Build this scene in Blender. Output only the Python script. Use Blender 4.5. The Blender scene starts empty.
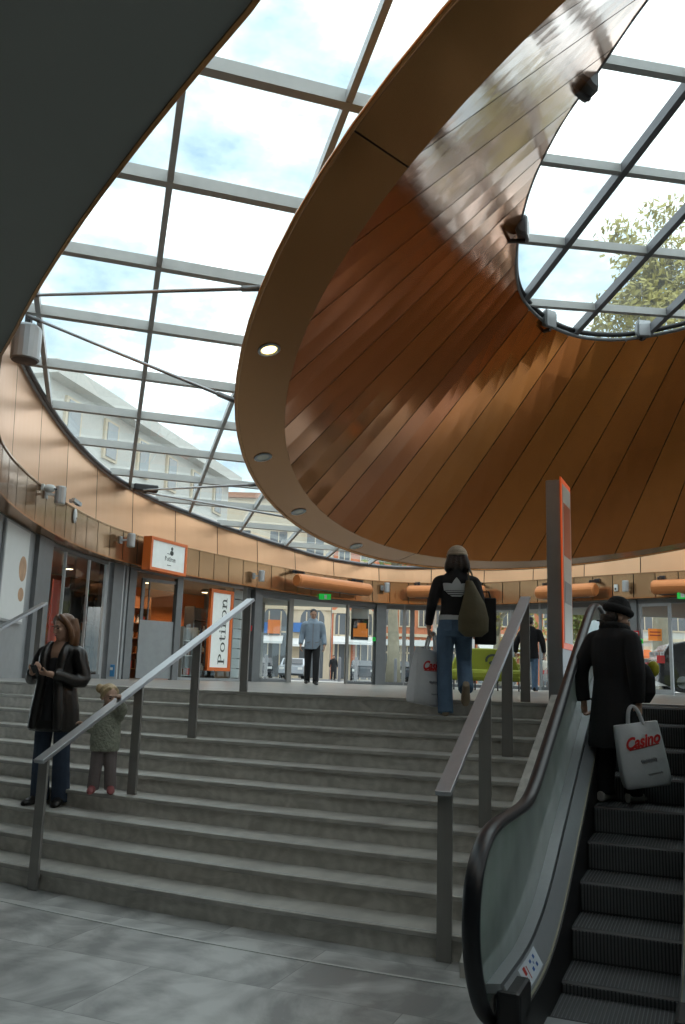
import bpy, bmesh, math, random
from math import sin, cos, tan, pi, radians, sqrt, atan2, hypot
from mathutils import Vector as V, Matrix, noise
random.seed(7)
C = bpy.context.scene.collection
SC = bpy.context.scene

# ------------------------------------------------------------------ camera
EYE = V((0.0, 0.0, 1.637))            # standing height above the lower floor
FPX, PITCH, ROLL = 868.0, radians(10.82), radians(1.77)
_F = V((0, cos(PITCH), sin(PITCH))); _u = V((0, -sin(PITCH), cos(PITCH))); _r = V((1, 0, 0))
_R = _r * cos(ROLL) + _u * sin(ROLL); _U = -_r * sin(ROLL) + _u * cos(ROLL)
cam = bpy.data.cameras.new('camera'); cam_o = bpy.data.objects.new('camera', cam); C.objects.link(cam_o)
cam.sensor_fit = 'VERTICAL'; cam.sensor_height = 36.0; cam.sensor_width = 24.0
cam.lens = FPX / 1024 * 36.0
cam.clip_start = 0.05; cam.clip_end = 600
mw = Matrix.Identity(4)
for i, a in enumerate((_R, _U, -_F)):
    for j in range(3): mw[j][i] = a[j]
mw.translation = EYE
cam_o.matrix_world = mw
SC.camera = cam_o

def ray(x, y): return _F + _R * ((x - 342.5) / FPX) - _U * ((y - 512) / FPX)
def at(x, y, z):                       # the point of the horizontal level z seen at a measured position
    v = ray(x, y); return EYE + v * ((z - EYE.z) / v.z)
def atd(x, y, d):                      # the same at a distance d in front of the eye
    v = ray(x, y); return EYE + v * (d / v.y)

# ------------------------------------------------------------------ light and exposure
SC.view_settings.view_transform = 'Standard'; SC.view_settings.look = 'None'
SC.view_settings.gamma = 1.0; SC.view_settings.use_curve_mapping = False
SC.view_settings.exposure = 0.15
SC.cycles.max_bounces = 10; SC.cycles.diffuse_bounces = 5; SC.cycles.glossy_bounces = 5
SC.cycles.transparent_max_bounces = 16; SC.cycles.caustics_reflective = False; SC.cycles.caustics_refractive = False
SC.cycles.sample_clamp_indirect = 6.0
try: SC.cycles.use_denoising = True
except Exception: pass
SKY = 3.0
w = bpy.data.worlds.new('sky'); SC.world = w; w.use_nodes = True
nt = w.node_tree; nt.nodes.clear(); N = nt.nodes.new; L = nt.links.new
tc = N('ShaderNodeTexCoord'); mp = N('ShaderNodeMapping'); mp.inputs['Scale'].default_value = (1, 1, 1.9); L(tc.outputs['Generated'], mp.inputs[0])
nz = N('ShaderNodeTexNoise'); nz.inputs['Scale'].default_value = 4.2; nz.inputs['Detail'].default_value = 7; nz.inputs['Roughness'].default_value = .58; L(mp.outputs[0], nz.inputs[0])
cr = N('ShaderNodeValToRGB'); e_ = cr.color_ramp.elements
e_[0].position = .33; e_[0].color = (.17, .26, .33, 1); e_[1].position = .60; e_[1].color = (.96, 1.0, 1.0, 1)
m_ = e_.new(.45); m_.color = (.34, .43, .47, 1); L(nz.outputs[0], cr.inputs[0])
bg = N('ShaderNodeBackground'); bg.inputs[1].default_value = SKY; L(cr.outputs[0], bg.inputs[0])
wo = N('ShaderNodeOutputWorld'); L(bg.outputs[0], wo.inputs[0])

# ------------------------------------------------------------------ materials
MAT = {}
def mat(name, col, rough=.5, metal=0.0, var=.12, scale=6.0, bump=0.0, bscale=40.0, spec=.5, emit=None, estr=0.0, stretch=None, coat=0.0):
    m = bpy.data.materials.new(name); m.use_nodes = True
    t = m.node_tree; b = t.nodes['Principled BSDF']
    b.inputs['Roughness'].default_value = rough; b.inputs['Metallic'].default_value = metal
    b.inputs['Specular IOR Level'].default_value = spec
    if coat: b.inputs['Coat Weight'].default_value = coat
    tc = t.nodes.new('ShaderNodeTexCoord'); mp = t.nodes.new('ShaderNodeMapping'); t.links.new(tc.outputs['Object'], mp.inputs[0])
    if stretch: mp.inputs['Scale'].default_value = stretch
    n = t.nodes.new('ShaderNodeTexNoise'); n.inputs['Scale'].default_value = scale; n.inputs['Detail'].default_value = 4; t.links.new(mp.outputs[0], n.inputs[0])
    mx = t.nodes.new('ShaderNodeMix'); mx.data_type = 'RGBA'
    a = [max(0, c * (1 - var)) for c in col]; d = [min(1, c * (1 + var)) for c in col]
    mx.inputs[6].default_value = (*a, 1); mx.inputs[7].default_value = (*d, 1)
    t.links.new(n.outputs[0], mx.inputs[0]); t.links.new(mx.outputs[2], b.inputs['Base Color'])
    if bump:
        n2 = t.nodes.new('ShaderNodeTexNoise'); n2.inputs['Scale'].default_value = bscale; n2.inputs['Detail'].default_value = 5; t.links.new(mp.outputs[0], n2.inputs[0])
        bp = t.nodes.new('ShaderNodeBump'); bp.inputs['Strength'].default_value = bump; bp.inputs['Distance'].default_value = .02
        t.links.new(n2.outputs[0], bp.inputs['Height']); t.links.new(bp.outputs[0], b.inputs['Normal'])
    if emit:
        b.inputs['Emission Color'].default_value = (*emit, 1); b.inputs['Emission Strength'].default_value = estr
    MAT[name] = m; return m

def glass_mat(name, tint, refl=.06, dirt_sheen=0.0, rough=.02, fres=1.45):
    m = bpy.data.materials.new(name); m.use_nodes = True; t = m.node_tree; t.nodes.clear()
    n = t.nodes.new; l = t.links.new
    tr = n('ShaderNodeBsdfTransparent'); tr.inputs[0].default_value = (*tint, 1)
    gl = n('ShaderNodeBsdfGlossy'); gl.inputs['Roughness'].default_value = rough
    ge = n('ShaderNodeNewGeometry'); dt = n('ShaderNodeVectorMath'); dt.operation = 'DOT_PRODUCT'; l(ge.outputs['Normal'], dt.inputs[0]); l(ge.outputs['Incoming'], dt.inputs[1])
    ab = n('ShaderNodeMath'); ab.operation = 'ABSOLUTE'; l(dt.outputs['Value'], ab.inputs[0])
    om = n('ShaderNodeMath'); om.operation = 'SUBTRACT'; om.inputs[0].default_value = 1.0; l(ab.outputs[0], om.inputs[1])
    pw = n('ShaderNodeMath'); pw.operation = 'POWER'; pw.inputs[1].default_value = 5.0; l(om.outputs[0], pw.inputs[0])
    ad = n('ShaderNodeMath'); ad.operation = 'MULTIPLY_ADD'; ad.inputs[1].default_value = .9; ad.inputs[2].default_value = .04 + refl; l(pw.outputs[0], ad.inputs[0])
    mx = n('ShaderNodeMixShader'); l(ad.outputs[0], mx.inputs[0]); l(tr.outputs[0], mx.inputs[1]); l(gl.outputs[0], mx.inputs[2])
    last = mx
    if dirt_sheen:
        df = n('ShaderNodeBsdfDiffuse'); df.inputs[0].default_value = (.55, .57, .55, 1)
        tl = n('ShaderNodeBsdfTranslucent'); tl.inputs[0].default_value = (.7, .72, .7, 1)
        m0 = n('ShaderNodeMixShader'); m0.inputs[0].default_value = .5; l(df.outputs[0], m0.inputs[1]); l(tl.outputs[0], m0.inputs[2])
        nz = n('ShaderNodeTexNoise'); nz.inputs['Scale'].default_value = 1.2; nz.inputs['Detail'].default_value = 5
        tc = n('ShaderNodeTexCoord'); l(tc.outputs['Object'], nz.inputs[0])
        mu = n('ShaderNodeMath'); mu.operation = 'MULTIPLY'; mu.inputs[1].default_value = dirt_sheen; l(nz.outputs[0], mu.inputs[0])
        m2 = n('ShaderNodeMixShader'); l(mu.outputs[0], m2.inputs[0]); l(mx.outputs[0], m2.inputs[1]); l(m0.outputs[0], m2.inputs[2]); last = m2
    o = n('ShaderNodeOutputMaterial'); l(last.outputs[0], o.inputs[0])
    MAT[name] = m; return m

def copper_mat(name, c0, c1, rough, metal=.85, wav=.0, coat=0.0):
    """anodised copper sheets: the tint of each sheet comes from the whole number of its UV, dark joints at the sheet edges"""
    m = bpy.data.materials.new(name); m.use_nodes = True; t = m.node_tree; b = t.nodes['Principled BSDF']; n = t.nodes.new; l = t.links.new
    uv = n('ShaderNodeUVMap'); sp = n('ShaderNodeSeparateXYZ'); l(uv.outputs[0], sp.inputs[0])
    fl = n('ShaderNodeMath'); fl.operation = 'FLOOR'; l(sp.outputs[0], fl.inputs[0])
    wn = n('ShaderNodeTexWhiteNoise'); wn.noise_dimensions = '1D'; l(fl.outputs[0], wn.inputs['W'])
    tc = n('ShaderNodeTexCoord'); nz = n('ShaderNodeTexNoise'); nz.inputs['Scale'].default_value = .9; nz.inputs['Detail'].default_value = 3; l(tc.outputs['Object'], nz.inputs[0])
    av = n('ShaderNodeMath'); av.operation = 'MULTIPLY_ADD'; av.inputs[1].default_value = .35; l(nz.outputs[0], av.inputs[0])
    m1 = n('ShaderNodeMath'); m1.operation = 'MULTIPLY'; m1.inputs[1].default_value = .65; l(wn.outputs[0], m1.inputs[0]); l(m1.outputs[0], av.inputs[2])
    mx = n('ShaderNodeMix'); mx.data_type = 'RGBA'; mx.inputs[6].default_value = (*c0, 1); mx.inputs[7].default_value = (*c1, 1); l(av.outputs[0], mx.inputs[0])
    l(mx.outputs[2], b.inputs['Base Color'])
    b.inputs['Metallic'].default_value = metal; b.inputs['Roughness'].default_value = rough
    b.inputs['Coat Weight'].default_value = coat; b.inputs['Coat Roughness'].default_value = .06
    if wav:
        n2 = n('ShaderNodeTexNoise'); n2.inputs['Scale'].default_value = .8; n2.inputs['Detail'].default_value = 1.5; l(tc.outputs['Object'], n2.inputs[0])
        bp = n('ShaderNodeBump'); bp.inputs['Strength'].default_value = wav; bp.inputs['Distance'].default_value = .12
        l(n2.outputs[0], bp.inputs['Height']); l(bp.outputs[0], b.inputs['Normal'])
    MAT[name] = m; return m

def marble_mat(name, c0, c1, scale, rough, tile=None, bias=.5, stretch=(1, 1, 1)):
    m = bpy.data.materials.new(name); m.use_nodes = True; t = m.node_tree; b = t.nodes['Principled BSDF']; n = t.nodes.new; l = t.links.new
    tc = n('ShaderNodeTexCoord'); mp = n('ShaderNodeMapping'); mp.inputs['Rotation'].default_value = (0, 0, radians(23)); mp.inputs['Scale'].default_value = stretch; l(tc.outputs['Object'], mp.inputs[0])
    src = mp.outputs[0]
    if tile:
        bk = n('ShaderNodeTexBrick'); bk.inputs['Scale'].default_value = 1.0; bk.inputs['Brick Width'].default_value = tile[0]; bk.inputs['Row Height'].default_value = tile[1]
        bk.inputs['Mortar Size'].default_value = .0025; bk.inputs['Color1'].default_value = (0, 0, 0, 1); bk.inputs['Color2'].default_value = (1, 1, 1, 1); bk.inputs['Mortar'].default_value = (.5, .5, .5, 1)
        bk.offset = .5; l(mp.outputs[0], bk.inputs[0])
        sc = n('ShaderNodeVectorMath'); sc.operation = 'SCALE'; sc.inputs['Scale'].default_value = 7.0; l(bk.outputs[0], sc.inputs[0])
        ad = n('ShaderNodeVectorMath'); l(sc.outputs[0], ad.inputs[0]); l(mp.outputs[0], ad.inputs[1]); src = ad.outputs[0]
    nz = n('ShaderNodeTexNoise'); nz.inputs['Scale'].default_value = scale; nz.inputs['Detail'].default_value = 8; nz.inputs['Roughness'].default_value = .62; nz.inputs['Distortion'].default_value = 1.1; l(src, nz.inputs[0])
    wv = n('ShaderNodeTexWave'); wv.inputs['Scale'].default_value = scale * .8; wv.inputs['Distortion'].default_value = 9; wv.inputs['Detail'].default_value = 4; wv.inputs['Detail Scale'].default_value = 1.3; l(src, wv.inputs[0])
    mu = n('ShaderNodeMath'); mu.operation = 'MULTIPLY_ADD'; mu.inputs[1].default_value = .10; l(wv.outputs[1], mu.inputs[0]); l(nz.outputs[0], mu.inputs[2])
    cr = n('ShaderNodeValToRGB'); e = cr.color_ramp.elements; e[0].position = bias - .13; e[0].color = (*c0, 1); e[1].position = bias + .14; e[1].color = (*c1, 1)
    l(mu.outputs[0], cr.inputs[0]); col = cr.outputs[0]
    if tile:
        mm = n('ShaderNodeMix'); mm.data_type = 'RGBA'; l(bk.outputs[1], mm.inputs[0]); l(col, mm.inputs[6]); mm.inputs[7].default_value = (c0[0] * .8, c0[1] * .8, c0[2] * .8, 1); col = mm.outputs[2]
    l(col, b.inputs['Base Color']); b.inputs['Roughness'].default_value = rough
    MAT[name] = m; return m

marble_mat('marble_floor', (.25, .245, .235), (.56, .55, .53), 1.3, .38, tile=(1.5, .75), bias=.55)
marble_mat('marble_step', (.50, .47, .42), (.70, .66, .60), 2.2, .45, bias=.55, stretch=(1.6, 1, 3.0))
marble_mat('marble_edge', (.37, .35, .32), (.49, .465, .42), 2.0, .45, bias=.55)
mat('steel', (.42, .43, .45), .38, .75, var=.08, scale=30, stretch=(1, 1, .05))
mat('steel_dark', (.30, .285, .265), .42, .4, var=.1, scale=30, stretch=(1, 1, .05))
mat('frame_grey', (.19, .195, .20), .45, .3)
mat('frame_light', (.38, .39, .40), .4, .4)
mat('bar_light', (.52, .52, .50), .5, .2)
mat('bar_mid', (.52, .53, .53), .5, .3)
mat('bar_dark', (.17, .17, .18), .5, .3)
mat('ceiling_grey', (.33, .34, .31), .8, var=.04, scale=1.5)
mat('wall_white', (.78, .77, .74), .8, var=.03)
mat('wall_grey', (.36, .36, .34), .8, var=.05)
mat('black', (.012, .012, .013), .5)
mat('rubber', (.012, .013, .016), .36, spec=.35)
mat('joint', (.05, .028, .015), .7)
mat('white', (.75, .75, .73), .5, var=.03)
mat('orange', (.75, .16, .03), .4, var=.05)
mat('orange_copper', (.62, .22, .07), .35, .35, var=.06)
copper_mat('copper_panel', (.41, .115, .018), (.64, .24, .044), .14, .8, wav=.10, coat=.22)
copper_mat('copper_rim', (.44, .205, .070), (.50, .24, .085), .22, .75)
copper_mat('copper_band', (.62, .34, .185), (.78, .46, .275), .34, .8, wav=.06)
copper_mat('copper_strip', (.34, .19, .095), (.46, .275, .145), .18, .8, wav=.08)
marble_mat('marble_upper', (.20, .19, .18), (.30, .29, .275), 1.1, .30, tile=(1.2, .6), bias=.55)
glass_mat('roof_glass', (.93, .97, .96), .02, dirt_sheen=.2)
glass_mat('shop_glass', (.86, .90, .89), .05)
glass_mat('balustrade_glass', (.66, .78, .73), .10, dirt_sheen=.8)  # milky layer paints pale reflections into this glass, no grime meant

# ------------------------------------------------------------------ mesh builder
class MB:
    def __init__(s): s.v = []; s.f = []; s.uv = []
    def add(s, vs, fs, uvs=None):
        o = len(s.v); s.v += [tuple(p) for p in vs]
        for i, f in enumerate(fs):
            s.f.append([o + k for k in f]); s.uv.append(uvs[i] if uvs else None)
        return s
    def box(s, c, sz, rz=0.0):
        return s.obox(V(c), V((cos(rz), sin(rz), 0)) * (sz[0] / 2), V((-sin(rz), cos(rz), 0)) * (sz[1] / 2), V((0, 0, sz[2] / 2)))
    def obox(s, c, a, b, d):
        vs = [c + a * i + b * j + d * k for k in (-1, 1) for j in (-1, 1) for i in (-1, 1)]
        return s.add(vs, [(0, 2, 3, 1), (4, 5, 7, 6), (0, 1, 5, 4), (2, 6, 7, 3), (0, 4, 6, 2), (1, 3, 7, 5)])
    def bar(s, p, q, wd, ht, up=V((0, 0, 1))):
        p = V(p); q = V(q); d = q - p; Ln = d.length; d = d / Ln
        sd = d.cross(up).normalized(); u = sd.cross(d)
        return s.obox((p + q) / 2, d * (Ln / 2), sd * (wd / 2), u * (ht / 2))
    def ring(s, rings, close=True, cap=True, loop=False):
        n = len(rings[0]); o = len(s.v)
        vs = [p for r in rings for p in r]; fs = []
        m = len(rings)
        for i in range(m if loop else m - 1):
            for j in range(n if close else n - 1):
                a, b = i * n + j, i * n + (j + 1) % n; c_, d = ((i + 1) % m) * n + (j + 1) % n, ((i + 1) % m) * n + j
                fs.append((a, b, c_, d))
        if cap and not loop and close:
            fs.append(tuple(range(n - 1, -1, -1))); fs.append(tuple((m - 1) * n + j for j in range(n)))
        return s.add(vs, fs)
    def tube(s, path, r, n=8, cap=True, loop=False, flat=None):
        path = [V(p) for p in path]; rs = r if isinstance(r, (list, tuple)) else [r] * len(path)
        rings = []; ref = None
        for i, p in enumerate(path):
            if loop: d = path[(i + 1) % len(path)] - path[i - 1]
            else: d = path[min(i + 1, len(path) - 1)] - path[max(i - 1, 0)]
            d.normalize()
            if ref is None: ref = V((0, 0, 1)) if abs(d.z) < .9 else V((1, 0, 0))
            sd = d.cross(ref)
            if sd.length < 1e-4: sd = d.cross(V((1, 0, 0)))
            sd.normalize(); u = sd.cross(d).normalized(); ref = u
            k = flat or 1.0
            rings.append([p + sd * (cos(2 * pi * j / n) * rs[i]) + u * (sin(2 * pi * j / n) * rs[i] * k) for j in range(n)])
        return s.ring(rings, cap=cap, loop=loop)
    def ell(s, c, r, rot=None, n=12, m=8):
        c = V(c); rings = []
        for i in range(1, m):
            t = pi * i / m
            rings.append([V((r[0] * sin(t) * cos(2 * pi * j / n), r[1] * sin(t) * sin(2 * pi * j / n), -r[2] * cos(t))) for j in range(n)])
        vs = [V((0, 0, -r[2]))] + [p for q in rings for p in q] + [V((0, 0, r[2]))]
        if rot is not None: vs = [rot @ p for p in vs]
        vs = [c + p for p in vs]; fs = []
        for j in range(n): fs.append((0, 1 + (j + 1) % n, 1 + j))
        for i in range(m - 2):
            for j in range(n):
                a = 1 + i * n + j; b = 1 + i * n + (j + 1) % n; fs.append((a, b, b + n, a + n))
        L_ = len(vs) - 1; o = 1 + (m - 2) * n
        for j in range(n): fs.append((o + j, o + (j + 1) % n, L_))
        return s.add(vs, fs)
    def prism(s, poly, z0, z1):
        n = len(poly); a = [V((p[0], p[1], z0)) for p in poly]; b = [V((p[0], p[1], z1)) for p in poly]
        return s.ring([a, b])
    def extrude(s, poly, d):
        poly = [V(p) for p in poly]; return s.ring([poly, [p + V(d) for p in poly]])
    def lathe(s, prof, c=(0, 0, 0), n=16):
        c = V(c); return s.ring([[c + V((r * cos(2 * pi * j / n), r * sin(2 * pi * j / n), z)) for j in range(n)] for r, z in prof])
    def build(s, name, m, parent=None, smooth=False, bevel=0.0, fix=True, origin=None):
        me = bpy.data.meshes.new(name)
        o_ = V(origin) if origin is not None else V((0, 0, 0))
        me.from_pydata([tuple(V(p) - o_) for p in s.v], [], s.f)
        if any(u for u in s.uv):
            ul = me.uv_layers.new(name='UVMap')
            for p, u in zip(me.polygons, s.uv):
                if u:
                    for k, li in enumerate(p.loop_indices): ul.data[li].uv = u[k]
        elif fix:
            bm = bmesh.new(); bm.from_mesh(me); bmesh.ops.recalc_face_normals(bm, faces=bm.faces); bm.to_mesh(me); bm.free()
        me.materials.append(MAT[m] if isinstance(m, str) else m)
        if smooth:
            for p in me.polygons: p.use_smooth = True
        o = bpy.data.objects.new(name, me); C.objects.link(o); o.location = o_
        if parent is not None:
            o.parent = parent
            if origin is None: o.location = (0, 0, 0)
        if bevel:
            md = o.modifiers.new('bevel', 'BEVEL'); md.width = bevel; md.segments = 2; md.limit_method = 'ANGLE'
        return o

def tag(o, label=None, cat=None, group=None, kind=None):
    if label: o['label'] = label
    if cat: o['category'] = cat
    if group: o['group'] = group
    if kind: o['kind'] = kind
    return o
def thing(name, label, cat, loc=(0, 0, 0), rz=0.0, group=None, kind=None):
    o = bpy.data.objects.new(name, None); C.objects.link(o); o.location = loc; o.rotation_euler = (0, 0, rz)
    o.empty_display_size = .1
    return tag(o, label, cat, group, kind)
def dup(root, loc, rz=None, label=None):
    r = root.copy(); C.objects.link(r); r.location = loc
    if rz is not None: r.rotation_euler = (0, 0, rz)
    if label: r['label'] = label
    for ch in list(root.children):
        c = ch.copy(); C.objects.link(c); c.parent = r
        for g in list(ch.children):
            d = g.copy(); C.objects.link(d); d.parent = c
    return r
def spline(pts, n=8, closed=True):
    """Catmull-Rom through the points"""
    P = [V(p) for p in pts]; out = []; m = len(P)
    for i in range(m if closed else m - 1):
        if closed: a, b, c, d = P[i - 1], P[i], P[(i + 1) % m], P[(i + 2) % m]
        else: a, b, c, d = P[max(i - 1, 0)], P[i], P[i + 1], P[min(i + 2, m - 1)]
        for k in range(n):
            t = k / n
            out.append(.5 * ((2 * b) + (c - a) * t + (2 * a - 5 * b + 4 * c - d) * t * t + (3 * b - a - 3 * c + d) * t ** 3))
    if not closed: out.append(P[-1])
    return out
def resample(P, n, closed=True):
    P = list(P); Q = P + [P[0]] if closed else P
    L_ = [0]
    for i in range(len(Q) - 1): L_.append(L_[-1] + (Q[i + 1] - Q[i]).length)
    out = []; k = 0; cnt = n if closed else n - 1
    for i in range(n):
        s_ = L_[-1] * i / cnt
        while k < len(Q) - 2 and L_[k + 1] < s_: k += 1
        t = (s_ - L_[k]) / max(1e-9, L_[k + 1] - L_[k]); out.append(Q[k].lerp(Q[k + 1], t))
    return out
def inside(p, poly):
    x, y = p[0], p[1]; c = False; n = len(poly)
    for i in range(n):
        a, b = poly[i], poly[i - 1]
        if (a[1] > y) != (b[1] > y) and x < (b[0] - a[0]) * (y - a[1]) / (b[1] - a[1]) + a[0]: c = not c
    return c
def offset(poly, d):
    """closed plan curve moved outward by d (curve runs counter-clockwise)"""
    out = []; n = len(poly)
    for i in range(n):
        t = poly[(i + 1) % n] - poly[i - 1]; t = V((t.x, t.y, 0)).normalized(); out.append(poly[i] + V((t.y, -t.x, 0)) * d)
    return out
def plate_with_hole(name, outer, hole, m, parent=None):
    bm = bmesh.new()
    for loop in (outer, hole):
        if not loop: continue
        vs = [bm.verts.new(p) for p in loop]
        for i in range(len(vs)): bm.edges.new((vs[i - 1], vs[i]))
    bmesh.ops.triangle_fill(bm, use_beauty=True, use_dissolve=False, edges=bm.edges)
    me = bpy.data.meshes.new(name); bm.to_mesh(me); bm.free(); me.materials.append(MAT[m])
    o = bpy.data.objects.new(name, me); C.objects.link(o)
    if parent is not None: o.parent = parent
    return o
# ================================================================== SETTING
UF = 1.462; RISE = .1462; EZ = EYE.z
TA = tan(radians(-23.465))
def stair_y(x, k=0): return 8.985 - k * .3469 + TA * x + .0287 * x * x
EA = radians(23); AX = V((sin(EA), cos(EA), 0)); RT = V((cos(EA), -sin(EA), 0))   # up the escalator, and to its right
ESC = V((.655, 4.065, 0))
def esc(s, t, z): return ESC + AX * s + RT * t + V((0, 0, z))
KERB_T = -.40                                                   # right edge of the steps
def stair_right(k):                                             # x where a step meets the kerb of the escalator
    x = 1.0
    for _ in range(40):
        y = stair_y(x, k); s = (V((x, y, 0)) - ESC).dot(AX); x = esc(s, KERB_T, 0).x
    return x
# --- plan of the oval opening (counter-clockwise)
ring_arc = [V((22.97 + 28.99 * cos(t), 19.96 + 28.99 * sin(t), 0)) for t in [radians(217.5 - i * 1.3) for i in range(0, 9)]]
ring_ctl = ring_arc + [V((a, b, 0)) for a, b in
    ((-4.40, 10.6), (-4.92, 12.4), (-5.18, 14.5), (-5.24, 16.6), (-5.06, 18.6), (-4.56, 20.3), (-3.75, 21.9), (-2.9, 23.35), (-1.85, 24.9), (-.25, 26.9), (1.96, 28.1), (4.3, 27.6), (6.1, 26.1), (7.85, 24.3), (9.4, 23.0),
     (12.4, 21.2), (15.6, 18.2), (17.6, 13.5), (17.6, 8.0), (15.4, 3.0), (11.0, -.3), (5.5, -1.2), (2.0, .2))]
RING = list(reversed(resample(spline(ring_ctl, 8), 260)))       # counter-clockwise
area = sum(RING[i - 1].x * RING[i].y - RING[i].x * RING[i - 1].y for i in range(len(RING)))
if area < 0: RING.reverse()
ZR0, ZR1 = EZ + 2.42, EZ + 3.10                                  # bottom and top of the lower copper strip
def glass_z(x, y): return EZ + 6.1 - .09 * y + .03 * x
def glass2_z(x, y): return EZ + 8.5 - .16 * y + .15 * x
# --- floors
fl = MB(); xs = [-16 + i * .5 for i in range(0, 69)]
def floor_front(x): return stair_y(x, 9) + .02 if x < 1.15 else stair_y(1.15, 9) + .02 - (x - 1.15) * .2
low = [V((-16, -10, 0)), V((20, -10, 0)), V((20, 3.0, 0))]
lowp = [V((x, floor_front(min(x, 1.2)) + .3, 0)) for x in [1.2 - i * .4 for i in range(44)]]
m1 = MB(); m1.prism([(p.x, p.y) for p in [V((-16, -10, 0)), V((20, -10, 0)), V((20, 10, 0)), V((4, 10, 0)), V((1.3, 6.5, 0))] + lowp], -.12, 0.0)
tag(m1.build('floor', 'marble_floor'), kind='structure')
strip = MB(); sp_ = [V((x, stair_y(x, 9) - .42, .0)) for x in [-7 + i * .25 for i in range(32)]]
strip.ring([[p + V((0, -.014, .0)), p + V((0, -.014, .004)), p + V((0, .014, .004)), p + V((0, .014, 0))] for p in sp_])
tag(strip.build('trim_1', 'bar_light'), kind='structure')
# upper floor: from the landing edge outwards, notched for the escalator
lx = [-8.5 + i * .25 for i in range(60)]
xr0 = stair_right(0)
edge = [V((x, stair_y(x, 0) + .20, 0)) for x in lx if x < xr0] + [V((xr0, stair_y(xr0, 0) + .20, 0))]
S_TOP = 4.90                                                     # where the escalator comb meets the landing
notch = [esc(S_TOP - .1, KERB_T, 0), esc(S_TOP + .02, KERB_T, 0), esc(S_TOP + .02, 1.40, 0), esc(S_TOP - .6, 1.40, 0)]
up_poly = edge + notch + [V((14, 4.5, 0)), V((26, 4.5, 0)), V((26, 30, 0)), V((-22, 30, 0)), V((-22, 14, 0)), V((-9, 13.0, 0))]
m2 = MB(); m2.prism([(p.x, p.y) for p in up_poly], UF - .16, UF)
tag(m2.build('floor_upper', 'marble_upper'), kind='structure')
# --- steps
stairs = thing('staircase', None, None, kind='structure')
for k in range(0, 10):
    z1 = UF - RISE * k; z0 = z1 - RISE
    xr = stair_right(k); X = [-9.0 + (xr + .14 + 9.0) * i / 60 for i in range(61)]
    rb = MB()                                                    # riser body
    rb.ring([[V((x, stair_y(x, k) + .022, z0 - .0)), V((x, stair_y(x, k) + .022, z1 - .034)), V((x, stair_y(x, k - 1) + .05, z1 - .034)), V((x, stair_y(x, k - 1) + .05, z0))] for x in X])
    st = rb.build('step', 'marble_step', stairs)
    tb = MB()                                                    # tread slab with a small nosing
    yb = (lambda x: stair_y(x, k - 1) + .03) if k else (lambda x: stair_y(x, 0) + .33)
    tb.ring([[V((x, stair_y(x, k), z1 - .034)), V((x, stair_y(x, k), z1 + (.0015 if k == 0 else 0))), V((x, yb(x), z1 + (.0015 if k == 0 else 0))), V((x, yb(x), z1 - .034))] for x in X])
    tb.build('tread', 'marble_edge', st, bevel=.006)
    gb = MB()                                                    # anti-slip groove
    gb.ring([[V((x, stair_y(x, k) + .035, z1 - .004)), V((x, stair_y(x, k) + .035, z1 + .002)), V((x, stair_y(x, k) + .046, z1 + .002)), V((x, stair_y(x, k) + .046, z1 - .004))] for x in X])
    gb.build('groove', 'bar_mid', st)
# sloping stone kerb between the steps and the escalator
kb = MB()
def nose_line(k):
    x = stair_right(k); return V((x, stair_y(x, k), UF - RISE * k))
prof = [nose_line(0) + AX * .30, nose_line(0), nose_line(9), nose_line(9) - AX * .25]
zt = [UF + .08, UF + .08, RISE + .10, .08]
kb.ring([[V((p.x, p.y, 0)), V((p.x, p.y, z)), V((p.x, p.y, z)) + RT * .12, V((p.x, p.y, 0)) + RT * .12] for p, z in zip(prof, zt)])
tag(kb.build('trim_2', 'marble_step'), kind='structure')
# --- grey ceiling with the oval hole
outer = [V((-22, -10, ZR0)), V((24, -10, ZR0)), V((24, 30.5, ZR0)), V((-22, 30.5, ZR0))]
ceil = plate_with_hole('ceiling', outer, [V((p.x, p.y, ZR0)) for p in offset(RING, .004)], 'ceiling_grey'); tag(ceil, kind='structure')
roof = plate_with_hole('roof_slab', [p + V((0, 0, .72)) for p in outer], [V((p.x, p.y, ZR0 + .72)) for p in offset(RING, .30)], 'ceiling_grey'); tag(roof, kind='structure')
# --- unseen walls round the dark lower hall, near-white to bounce light at the stairs
for nm, c, sz in (('wall_left', (-12.2, 0, 2.0), (.2, 20, 4.2)), ('wall_right', (16.2, -2, 2.0), (.2, 13, 4.2)), ('wall_rear', (2, -9.9, 2.0), (30, .2, 4.2))):
    tag(MB().box(c, sz).build(nm, 'wall_white'), kind='structure')
pw = MB(); a_, b_ = esc(-3.0, 1.55, 0), esc(S_TOP - .3, 1.55, 0)
pw.bar(a_ + V((0, 0, .6)), b_ + V((0, 0, .6)), .2, 1.7); tag(pw.build('wall_escalator', 'wall_grey'), kind='structure')
pit = MB(); pit.bar(esc(S_TOP - .02, -.3, UF / 2 - .1), esc(S_TOP - .02, 1.5, UF / 2 - .1), .1, UF - .1); tag(pit.build('wall_pit', 'black'), kind='structure')
tag(MB().box((14.5, 4.4, .70), (12, .2, 1.50)).build('wall_landing', 'wall_grey'), kind='structure')
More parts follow.
